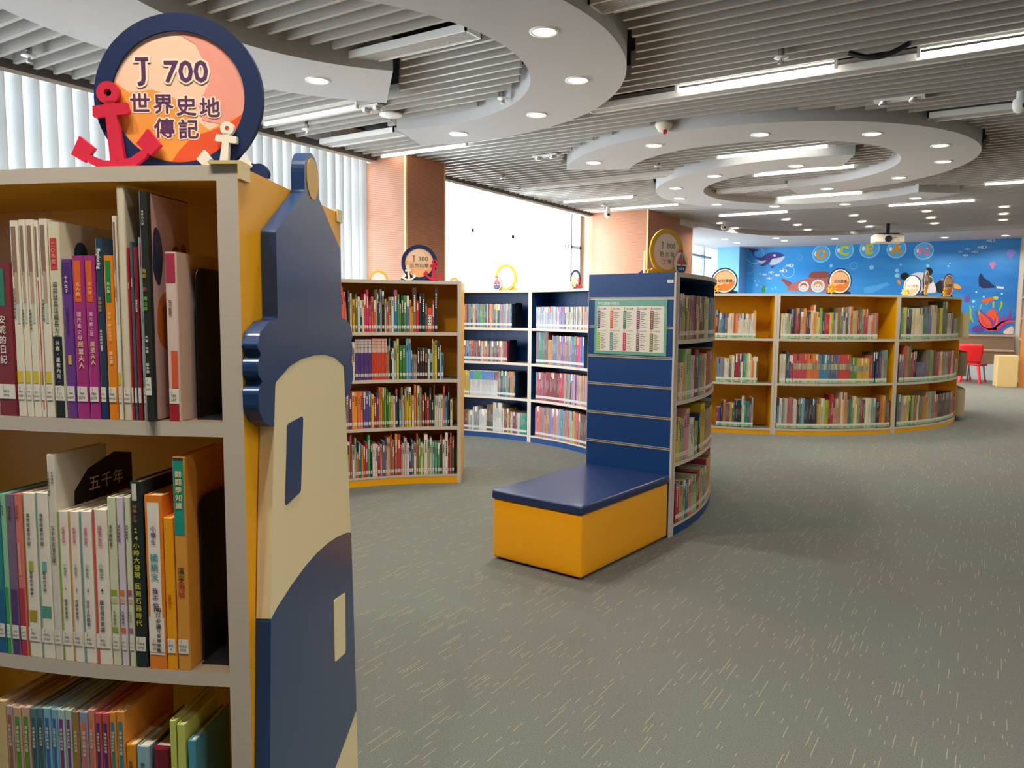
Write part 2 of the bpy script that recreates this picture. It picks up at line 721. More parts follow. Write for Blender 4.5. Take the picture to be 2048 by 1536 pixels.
A1 = ((-4.15, 3.97), 1.49, 2.15, -75, 110)
B1 = ((-2.47, 2.98), 1.57, 2.39, 135, 330)
A2 = ((-2.37, 8.87), 1.44, 2.15, -151, 90)
B2 = ((-2.02, 10.5), 1.44, 2.06, 43, 290)
RINGS = [A1, B1, A2, B2]
BULK = [(-6.05, 12.6), (-5.3, 13.0), (-4.9, 13.6), (-4.72, 14.3), (-4.55, 15.2), (-4.2, 16.0), (-3.74, 16.42), (-2.7, 16.8), (-1.36, 16.98), (0.3, 17.1),
        (2.5, 17.15), (XR, 17.2)]


def bulk_y(x):
    for (xa, ya), (xb, yb) in zip(BULK, BULK[1:]):
        if xa <= x <= xb:
            return ya + (yb - ya) * (x - xa) / max(1e-6, xb - xa)
    return 99


DIFF = [(-3.82, -2.80, 3.86, 4.03), (-2.0, -0.2, 3.9, 4.07), (-5.9, -4.9, 5.60, 5.79), (-3.0, 2.6, 5.85, 5.99), (-0.6, 1.8, 7.56, 7.74), (-5.6, -3.0, 8.98, 9.14),
        (-3.4, -1.2, 10.6, 10.76)]


def in_ring(x, y, mgn):
    for c, r0, r1, a0, a1 in RINGS:
        r = math.hypot(x - c[0], y - c[1])
        if r0 - mgn < r < r1 + mgn:
            a = math.degrees(math.atan2(y - c[1], x - c[0]))
            while a < a0 - 2:
                a += 360
            if a <= a1 + 2:
                return True
    return False


M_SLAT = mat('slat_grey', 'a5a098', 0.45, 0.4, 0.04, 90)
mb = MB()
y = YB + 0.1
k = 0
while y < 17.2:
    xsn = []
    x = XW + 0.1
    run = None
    while x < XR - 0.05:
        ok = not in_ring(x, y, 0.045) and y < bulk_y(x) - 0.05
        if ok and (-6.4 < x < -5.55 and 6.5 < y < 7.3 or x < -4.95 and 11.93 < y < 14.2):
            ok = False
        if ok and any(a - 0.01 < x < b + 0.01 and c - 0.11 < y < d_ + 0.012 for a, b, c, d_ in DIFF):
            ok = False
        if ok and run is None:
            run = x
        if (not ok) and run is not None:
            xsn.append((run, x - 0.03))
            run = None
        x += 0.03
    if run is not None:
        xsn.append((run, XR - 0.05))
    for a, b in xsn:
        if b - a > 0.06:
            mb.box(a, b, y - 0.014, y + 0.014, 3.0, 3.105)
    y += 0.135
    k += 1
slats = structure('ceiling', mb, M_SLAT, 'rows of narrow grey metal slats hung below the void')
slats.name = 'ceiling_slats'

labs = ['wide white curved soffit with four downlights nearest the lighthouse', 'white curved soffit passing behind the J 700 sign',
        'far white curved soffit, its loop open towards the mural', 'far white curved soffit, loop nested in the other']
for i, (c, r0, r1, a0, a1) in enumerate(RINGS):
    mb = MB()
    mb.ring(c, r0, r1, a0, a1, 2.92, 3.16, 0, step=2.0)
    for j in range(len(mb.f)):
        mb.sm[j] = False
    structure('trim_%d' % (i + 2), mb, M_WHITE, labs[i], (c[0], c[1], 2.92))
mb = MB()
out = BULK + [(XR, YM), (XW, YM)]
mb.prism(WORLD_FR, out, 2.92, 3.3)
structure('trim_6', mb, M_WHITE, 'white curved bulkhead above the ocean mural')

# ------------------------------------------------------------------ lamps
M_LAMP = mat('lamp_glow', 'fff6e2', 0.5, 0.2, 0.0, emit='fff3da', estr=9.0)
M_TUBE = mat('tube_glow', 'ffffff', 0.5, 0.2, 0.0, emit='fffaf0', estr=9.0)
WARM = (1.0, 0.93, 0.82)
DLP = 11.0


def make_downlight(x, y, z, r, label, group, power):
    d = thing('downlight', label, 'downlight', (x, y, z), group)
    mb = MB()
    mb.lathe((x, y), [(r, z - 0.001), (r * 0.98, z - 0.008), (r * 0.8, z - 0.009), (r * 0.74, z - 0.003)], 0, 28)
    link('rim', mb, M_WPL, d)
    mb = MB()
    mb.lathe((x, y), [(r * 0.74, z - 0.003), (r * 0.3, z - 0.0035), (0.0001, z - 0.004)], 0, 28)
    mb.f = [f[::1] for f in mb.f]
    link('lamp', mb, M_LAMP, d)
    l = area_light('downlight_beam', (x, y, z - 0.012), r * 1.4, r * 1.4, power, WARM, (0, 0, 0), d, 'DISK', 150)
    return d


DL1 = [(-2.33, 3.99), (-2.59, 4.91), (-3.31, 5.57), (-4.27, 5.78), (-4.18, 3.97), (-2.91, 7.14), (-3.79, 7.6), (-1.91, 7.2), (-1.04, 7.68), (-0.55, 8.52),
       (-0.57, 9.4), (-1.07, 10.21), (-1.94, 10.63), (-1.95, 8.87), (-2.91, 9.03), (-3.62, 9.65), (-3.87, 10.49), (-3.6, 11.31), (-2.91, 11.93), (-1.97, 12.2), (-1.04, 12.05)]
HID1 = [(-2.72, 2.92), (-4.55, 2.9), (-3.95, 1.5), (-2.6, 1.02), (-1.2, 1.4)]
LB1 = ['largest round downlight, nearest the top edge of the near soffit', 'second downlight along the near white soffit', 'third downlight along the near white soffit, above the pier',
       'fourth downlight, by the cut end of the near soffit', 'lone downlight on the soffit beside the J 700 sign']
proto = make_downlight(DL1[0][0], DL1[0][1], 2.92, 0.088, LB1[0], 'downlights in the white soffits', DLP)
n2 = ['second downlight from the rounded far-soffit tip near the pier', 'downlight nearest the rounded soffit tip by the terracotta pier', 'third downlight along the outer far soffit, above the blue panel',
      'fourth downlight along the outer far soffit', 'fifth downlight along the outer far soffit, near its widest bend', 'sixth downlight along the outer far soffit, at its widest bend',
      'seventh downlight along the outer far soffit', 'last downlight on the outer far soffit before its cut end', 'downlight nearest the cut end of the inner far soffit',
      'second downlight along the inner far soffit', 'third downlight along the inner far soffit, at the bend by the pier', 'fourth downlight along the inner far soffit, at the bend',
      'fifth downlight along the inner far soffit', 'sixth downlight along the inner far soffit', 'seventh downlight along the inner far soffit', 'last downlight at the mural end of the inner far soffit']
order2 = [5, 6, 7, 8, 9, 10, 11, 12, 13, 14, 15, 16, 17, 18, 19, 20]
for i, (x, y) in enumerate(DL1):
    if i == 0:
        continue
    lab = LB1[i] if i < 5 else n2[i - 5]
    copy_tree(proto, (x, y, 2.92), lab)
for x, y in HID1:
    copy_tree(proto, (x, y, 2.92), 'downlight in the near soffit outside the picture')
FL = []
FX = [-4.46, -3.28, -2.16, -1.06, 0.0, 1.1, 2.2]
FY = [14.25, 15.2, 16.12, 17.02]
p2 = None
cn = ['nearest the pier', 'second from the pier', 'third from the pier', 'second from the wooden bookcase', 'nearest the wooden bookcase', 'outside the picture', 'outside the picture']
rn = ['first row', 'second row', 'third row', 'fourth row']
for j, y in enumerate(FY):
    for i, x in enumerate(FX):
        if y > bulk_y(x) - 0.1:
            continue
        lab = 'small downlight in the far slats, %s before the mural, %s' % (rn[j], cn[i])
        if p2 is None:
            p2 = make_downlight(x, y, 2.996, 0.085, lab, 'downlights in the far slats', DLP * 0.8)
        else:
            copy_tree(p2, (x, y, 2.996), lab)
for i, (x, y) in enumerate([(-4.03, 16.75), (-4.01, 17.4), (-5.04, 16.5), (-5.04, 17.4), (-2.99, 17.42), (-1.0, 18.2), (0.05, 18.3)]):
    nm = ['first of the two by the blue pillar', 'second of the two by the blue pillar', 'nearest the window', 'between window and pillar', 'above the first bubble letters', 'above the last bubble letter', 'nearest the tall wooden bookcase'][i]
    copy_tree(p2, (x, y, 2.918), 'tiny downlight in the white bulkhead, ' + nm)
for x, y in ((-1.0, 0.27), (-1.4, 0.05), (-0.62, 0.55), (0.6, 1.9)):  # unseen lamps added overhead to light the nearest bookcase steeply
    if True:
        copy_tree(p2, (x, y, 2.996), 'unseen downlight added in the slats overhead')
for x in (1.6, 3.2, 4.8, 6.2):  # unseen lamps added to brighten the faces turned to this side
    for y in (0.6, 2.4, 4.6, 7.0, 10, 13.5):
        if x < 2 and 4 < y < 8:
            continue
        copy_tree(p2, (x, y, 2.996), 'unseen downlight added in the slats outside the picture')

TB = [(-2.16, 5.74, 'bright fluorescent batten in the slats beyond the near soffit, with a dark slot behind'), (-0.52, 5.78, 'fluorescent batten cut by the picture edge, past the black cable'),
      (-5.75, 4.82, 'fluorescent batten right beside the J 700 sign'), (-5.80, 6.45, 'fluorescent batten just above the nearer terracotta pier'),
      (-2.66, 8.34, 'wide fluorescent batten framed by the outer far soffit'), (-2.60, 9.60, 'fluorescent batten between the two far soffits'),
      (-2.80, 11.65, 'fluorescent batten inside the inner far soffit'), (-4.13, 13.15, 'fluorescent batten above the wide terracotta pier corner'),
      (-1.50, 13.2, 'fluorescent batten beyond the far soffits, above the projector'), (-0.22, 11.70, 'fluorescent batten past the bend of the far soffit, at the picture edge'),
      (-5.40, 11.5, 'dim batten along the slats in front of the wide pier'), (-5.70, 10.45, 'dim batten in the slats above the farther blinds')]
HIDT = [(0.75, 5.78), (2.0, 5.78), (3.2, 5.78), (1.2, 11.7), (3.0, 9.0), (1.6, 1.6), (3.6, 1.6), (4.5, 13.2)]
M_TUBE2 = mat('tube_dim', 'ffffff', 0.5, 0.2, 0.0, emit='fff8ec', estr=2.5)


def make_tube(x, y, label, glow):
    t = thing('tube_light', label, 'tube light', (x, y, 2.99), 'fluorescent battens in the slats')
    mb = MB()
    mb.box(x - 0.02, x + 1.14, y - 0.016, y + 0.016, 3.02, 3.04)
    mb.box(x - 0.02, x + 0.0, y - 0.016, y + 0.016, 2.972, 3.02)
    mb.box(x + 1.12, x + 1.14, y - 0.016, y + 0.016, 2.972, 3.02)
    link('housing', mb, M_WPL, t)
    mb = MB()
    mb.tube([(x, y, 2.985), (x + 1.12, y, 2.985)], 0.013, 0, 12)
    link('tube', mb, glow, t)
    return t


tp = make_tube(TB[0][0], TB[0][1], TB[0][2], M_TUBE)
for i, (x, y, lab) in enumerate(TB[1:]):
    if i >= 9:
        make_tube(x, y, lab, M_TUBE2)
    else:
        copy_tree(tp, (x, y, 2.99), lab)
for x, y in HIDT:
    copy_tree(tp, (x, y, 2.99), 'fluorescent batten outside the picture')

# air diffusers
M_GRILL = mat('perforated_grille', 'b7b3ac', 0.5, 0.3, 0.25, 160, stretch=(1, 8, 1))
DL = ['long perforated air grille hanging inside the near soffit loop', 'air grille beside the wide bend of the near soffit', 'pale flat air grille above the lighthouse lamp',
      'long flat air panel running beside the bright battens', 'short air grille end at the bend of the far soffit', 'flat air panel in the slats above the farther blinds', 'flat air panel inside the far soffit loops']
for (a, b, c, d_), lab in zip(DIFF, DL):
    t = thing('air_diffuser', lab, 'air vent', ((a + b) / 2, (c + d_) / 2, 2.985), 'air diffusers in the slat ceiling')
    mb = MB()
    mb.box(a, b, c, c + 0.012, 2.972, 3.02)
    mb.box(a, b, d_ - 0.012, d_, 2.972, 3.02)
    mb.box(a, a + 0.012, c, d_, 2.972, 3.02)
    mb.box(b - 0.012, b, c, d_, 2.972, 3.02)
    link('frame', mb, M_WPL, t)
    mb = MB()
    mb.box(a + 0.012, b - 0.012, c + 0.012, d_ - 0.012, 2.982, 3.0)
    n_ = 7
    for i in range(n_):
        yy = c + 0.02 + (d_ - c - 0.04) * (i + 0.5) / n_
        mb.box(a + 0.014, b - 0.014, yy - 0.003, yy + 0.003, 2.977, 2.983)
    link('grille', mb, M_GRILL, t)
    for hx in (a + 0.1, b - 0.1):
        mb = MB()
        mb.tube([(hx, (c + d_) / 2, 3.0), (hx, (c + d_) / 2, 3.325)], 0.004, 0, 6)
        link('hanger', mb, M_GREYM, t)

# sprinklers, detectors, cameras
M_CHROME = mat('chrome', 'b9b9ba', 0.25, 0.5, 0.03, metal=0.9)


def sprinkler(x, y, lab):
    t = thing('sprinkler', lab, 'sprinkler', (x, y, 2.98), 'sprinkler heads in the slat ceiling')
    mb = MB()
    mb.lathe((x, y), [(0.0001, 2.965), (0.045, 2.965), (0.047, 2.96), (0.016, 2.956), (0.0001, 2.955)], 0, 20)
    link('rosette', mb, M_WPL, t)
    mb = MB()
    mb.tube([(x, y, 3.06), (x, y, 2.965)], 0.02, 0, 10)
    mb.tube([(x, y, 2.956), (x, y, 2.93)], 0.008, 0, 8)
    mb.tube([(x - 0.013, y, 2.95), (x - 0.013, y, 2.925)], 0.003, 0, 6)
    mb.tube([(x + 0.013, y, 2.95), (x + 0.013, y, 2.925)], 0.003, 0, 6)
    mb.lathe((x, y), [(0.0001, 2.926), (0.02, 2.924), (0.02, 2.921), (0.0001, 2.92)], 0, 12)
    link('head', mb, M_CHROME, t)
    return t


s0 = sprinkler(-5.56, 2.70, 'sprinkler head in the slats above the nearest blinds')
for x, y, lab in [(-5.50, 5.08, 'sprinkler head between the J 700 sign and the pier'), (-3.38, 5.16, 'sprinkler head at the inner edge of the near soffit'),
                  (-1.29, 5.30, 'sprinkler head in front of the bright battens'), (-3.36, 8.36, 'sprinkler head between the tips of the far soffits'),
                  (-5.3, 8.1, 'sprinkler head in the slats above the farther blinds'), (-5.25, 10.9, 'sprinkler head in the slats before the wide pier')]:
    copy_tree(s0, (x, y, 2.98), lab)

M_DETR = mat('detector_red', 'b01f2c', 0.4, 0.4)
t = thing('smoke_detector', 'cream smoke detector with a red lamp, above the far soffit tip', 'smoke detector', (-2.63, 6.66, 2.99))
mb = MB()
mb.lathe((-2.63, 6.66), [(0.0001, 3.0), (0.075, 2.998), (0.078, 2.975), (0.062, 2.95), (0.045, 2.925), (0.0001, 2.922)], 0, 24)
link('housing', mb, mat('cream_plastic', 'd9cfba', 0.45), t)
mb = MB()
mb.tube([(-2.615, 6.645, 2.93), (-2.60, 6.62, 2.90)], 0.018, 0, 10)
link('lamp', mb, M_DETR, t)
mb = MB()
mb.lathe((-4.55, 5.17), [(0.0001, 2.998), (0.10, 2.996), (0.10, 2.985), (0.09, 2.978), (0.0001, 2.974)], 0, 28)
tag(link('ceiling_speaker', mb, M_WPL, None, (-4.55, 5.17, 2.99)), 'flat round white disc by the cut end of the near soffit', 'ceiling speaker')


def emergency(x, y, lab, w=0.36):
    t = thing('emergency_light', lab, 'emergency light', (x, y, 2.99), 'twin-lamp emergency lights in the slats')
    mb = MB()
    mb.box(x - w / 2, x + w / 2, y - 0.05, y + 0.05, 2.985, 3.0)
    link('plate', mb, M_WPL, t)
    for dx in (-w * 0.3, w * 0.3):
        mb = MB()
        mb.lathe((x + dx, y), [(0.0001, 2.952), (0.03, 2.953), (0.042, 2.965), (0.045, 2.985)], 0, 16)
        link('lamp_head', mb, M_CHROME, t)
    return t


emergency(-0.75, 6.88, 'white twin-lamp emergency light before the far soffit')
emergency(-4.52, 4.90, 'small emergency light near the round white disc', 0.2)
emergency(-4.25, 7.35, 'emergency light beside the rounded far soffit tip', 0.3)


def dome(x, y, lab, z=2.99):
    t = thing('security_camera', lab, 'security camera', (x, y, z), 'small ceiling cameras')
    mb = MB()
    mb.tube([(x, y, z + 0.02), (x, y, z - 0.06)], 0.03, 0, 14)
    mb.lathe((x, y), [(0.05, z - 0.05), (0.055, z - 0.09), (0.045, z - 0.13), (0.02, z - 0.15), (0.0001, z - 0.153)], 0, 18)
    link('housing', mb, M_WPL, t)
    mb = MB()
    mb.tube([(x + 0.03, y - 0.035, z - 0.1), (x + 0.036, y - 0.042, z - 0.105)], 0.022, 0, 12)
    link('lens', mb, M_BLACK, t)


dome(-5.42, 11.4, 'white ceiling camera in front of the wide pier')
dome(-4.33, 14.05, 'white ceiling camera past the corner of the wide pier')
dome(0.06, 7.15, 'white ceiling camera at the picture edge, level with the emergency light')
mb = MB()
mb.lathe((-2.5, 16.75), [(0.0001, 2.99), (0.09, 2.985), (0.085, 2.95), (0.04, 2.93), (0.0001, 2.928)], 0, 20)
tag(link('smoke_detector', mb, MATS['cream_plastic'], None, (-2.5, 16.75, 2.98)), 'round cream detector at the edge of the white bulkhead', 'smoke detector')
mb = MB()
mb.tube([(-0.93 + 0.36 * i / 12, 5.62, 3.02 - 0.055 * math.sin(math.pi * i / 12)) for i in range(13)], 0.017, 0, 10)
tag(link('cable', mb, M_BLACK, None, (-0.75, 5.62, 2.99)), 'black cable looping down out of the slats between two battens', 'cable')

# projector
px, py = -1.75, 15.7
t = thing('projector', 'white projector on a black mount hanging before the ocean mural', 'projector', (px, py, 2.9))
fr = Fr((px, py, 2.72), Vector((0.94, 0.34, 0)), (0, 0, 1))
mb = MB()
mb.box(-0.26, 0.26, -0.075, 0.075, -0.34, 0.0, 0, fr)
link('body', mb, mat('projector_white', 'ded5c2', 0.45), t, bevel=0.03, seg=3)
mb = MB()
mb.prism(fr, ell(-0.02, -0.01, 0.06, 0.06, 24), 0.0, 0.025)
link('lens', mb, M_BLACK, t)
mb = MB()
mb.box(-0.03, 0.03, 0.075, 0.30, -0.2, -0.14, 0, fr)
mb.box(-0.18, 0.18, 0.075, 0.10, -0.28, -0.06, 0, fr)
link('mount', mb, M_BLACK, t)
mb = MB()
mb.prism(fr, ell(0.14, -0.035, 0.012, 0.012, 10), 0.0, 0.004)
mb.box(0.06, 0.12, 0.0, 0.02, 0.0, 0.003, 0, fr)
link('sensor', mb, M_GREYM, t)

# ================================================================== curved bookcases
RC, RO, RW = (-2.29, 3.0), (-4.17, 4.35), (-3.12, 10.85)
H = 1.51


def pol(c, r, a):
    return (c[0] + r * math.cos(D(a)), c[1] + r * math.sin(D(a)))


def bookcase(c, r0, r1, a0, a1, zin, zout, body, label, group, plinth=0.052, thick=0.025):
    rm = (r0 + r1) / 2
    am = (a0 + a1) / 2
    g = math.degrees(0.0008 / rm)
    a0 += g
    a1 -= g
    p = pol(c, rm, am)
    t = thing('bookcase', label, 'bookcase', (p[0], p[1], 0), group)
    ms = [body, M_EDGE, M_YTOP]
    da = math.degrees(thick / rm)
    for b0, b1 in ((a0, a0 + da), (a1 - da, a1)):
        mb = MB()
        mb.ring(c, r0, r1, b0, b1, 0, H - 0.025, 0, 1, 1, 0, 0)
        link('side_panel', mb, ms, t)
    mb = MB()
    mb.ring(c, r0, r1, a0, a1, H - 0.025, H, 0, 1, 1, 0, 1, step=2)
    link('top_board', mb, ms, t)
    a0 += da
    a1 -= da
    mb = MB()
    mb.ring(c, rm - 0.006, rm + 0.006, a0, a1, 0.068, H - 0.025, 0, step=2)
    link('back_panel', mb, ms, t)
    mb = MB()
    mb.ring(c, r0 + 0.003, r1 - 0.003, a0, a1, 0, plinth, 0, step=2)
    link('plinth', mb, ms, t)
    mb = MB()
    mb.ring(c, r0, r1, a0, a1, plinth, 0.068, 0, 1, 1, 1, 2, step=2)
    link('base_board', mb, ms, t)
    for z in zin:
        mb = MB()
        mb.ring(c, r0, rm - 0.006, a0, a1, z - 0.025, z, 0, 1, 1, 1, 2, step=2)
        link('shelf', mb, ms, t)
    for z in zout:
        mb = MB()
        mb.ring(c, rm + 0.006, r1, a0, a1, z - 0.025, z, 0, 1, 1, 1, 2, step=2)
        link('shelf', mb, ms, t)
    return t


Z4 = [0.43, 0.785, 1.133]
Z3 = [0.557, 1.033]
ZN = [0.2, 0.641, 1.083]
G1 = 'yellow bookcases of the near ring'
st = 175.5 / 6
labsC = ['yellow curved bookcase under the J 300 sign', 'yellow curved bookcase hidden behind the lighthouse', 'yellow bookcase of the near ring by the window, first',
         'yellow bookcase of the near ring by the window, second', 'yellow bookcase of the near ring left of the nearest one', 'nearest yellow curved bookcase, with the lighthouse on its end']
for i in range(6):
    bookcase(RC, 1.88, 2.49, 124.0 + st * i, 124.0 + st * (i + 1), Z4, ZN if i == 5 else Z4, M_YEL, labsC[i], G1, thick=0.032)
G2 = 'blue bookcases of the middle ring'
labsO = ['blue curved bookcase with the slotted end panel and poster', 'blue curved bookcase hidden behind the slotted end panel', 'blue curved bookcase just past the slotted end panel, pink books below',
         'blue curved bookcase beside the J 300 bookcase', 'low blue bookcase hidden behind the J 300 bookcase']
for i, (a, b) in enumerate(((-5.4, 24), (24, 53), (53, 82), (82, 111))):
    bookcase(RO, 2.1, 2.67, a, b, Z4, Z4, M_BLU, labsO[i], G2)
bookcase(RO, 2.1, 2.38, 111, 132, Z4, [], M_BLU, labsO[4], G2)
G3 = 'yellow bookcases of the far ring'
labsW = ['far yellow bookcase mostly hidden behind the blue one', 'far yellow bookcase next to the blue shelves, its end third empty', 'middle far yellow bookcase with rows of banded series',
         'far yellow bookcase under the ship wheel signs, nearest the red chairs', 'far yellow bookcase turning away behind the end divider']
WA = [-123.5, -94.4, -65.3, -36.2, -1.5, 27.0]
for i in range(5):
    bookcase(RW, 2.15, 2.75, WA[i], WA[i + 1], Z3, Z3, M_YEL, labsW[i], G3, plinth=0.045)

# clear corner guards on the nearest bookcase's end
M_GUARD = mat('corner_guard', 'dcc48a', 0.3, 0.5, 0.05)
for r, nm in ((2.475, 'cream plastic corner guard on the front corner of the nearest bookcase'), (1.90, 'plastic corner guard on the back corner of the nearest bookcase')):
    p = pol(RC, r, 299.0)
    mb = MB()
    mb.ring(RC, r - 0.022, r + 0.02, 298.4, 299.62, 1.511, 1.5165)
    mb.ring(RC, r - 0.022, r + 0.02, 299.52, 299.62, 1.487, 1.511)
    tag(link('corner_guard', mb, M_GUARD, None, (p[0], p[1], 1.511)), nm, 'corner guard', 'corner guards on the nearest bookcase')

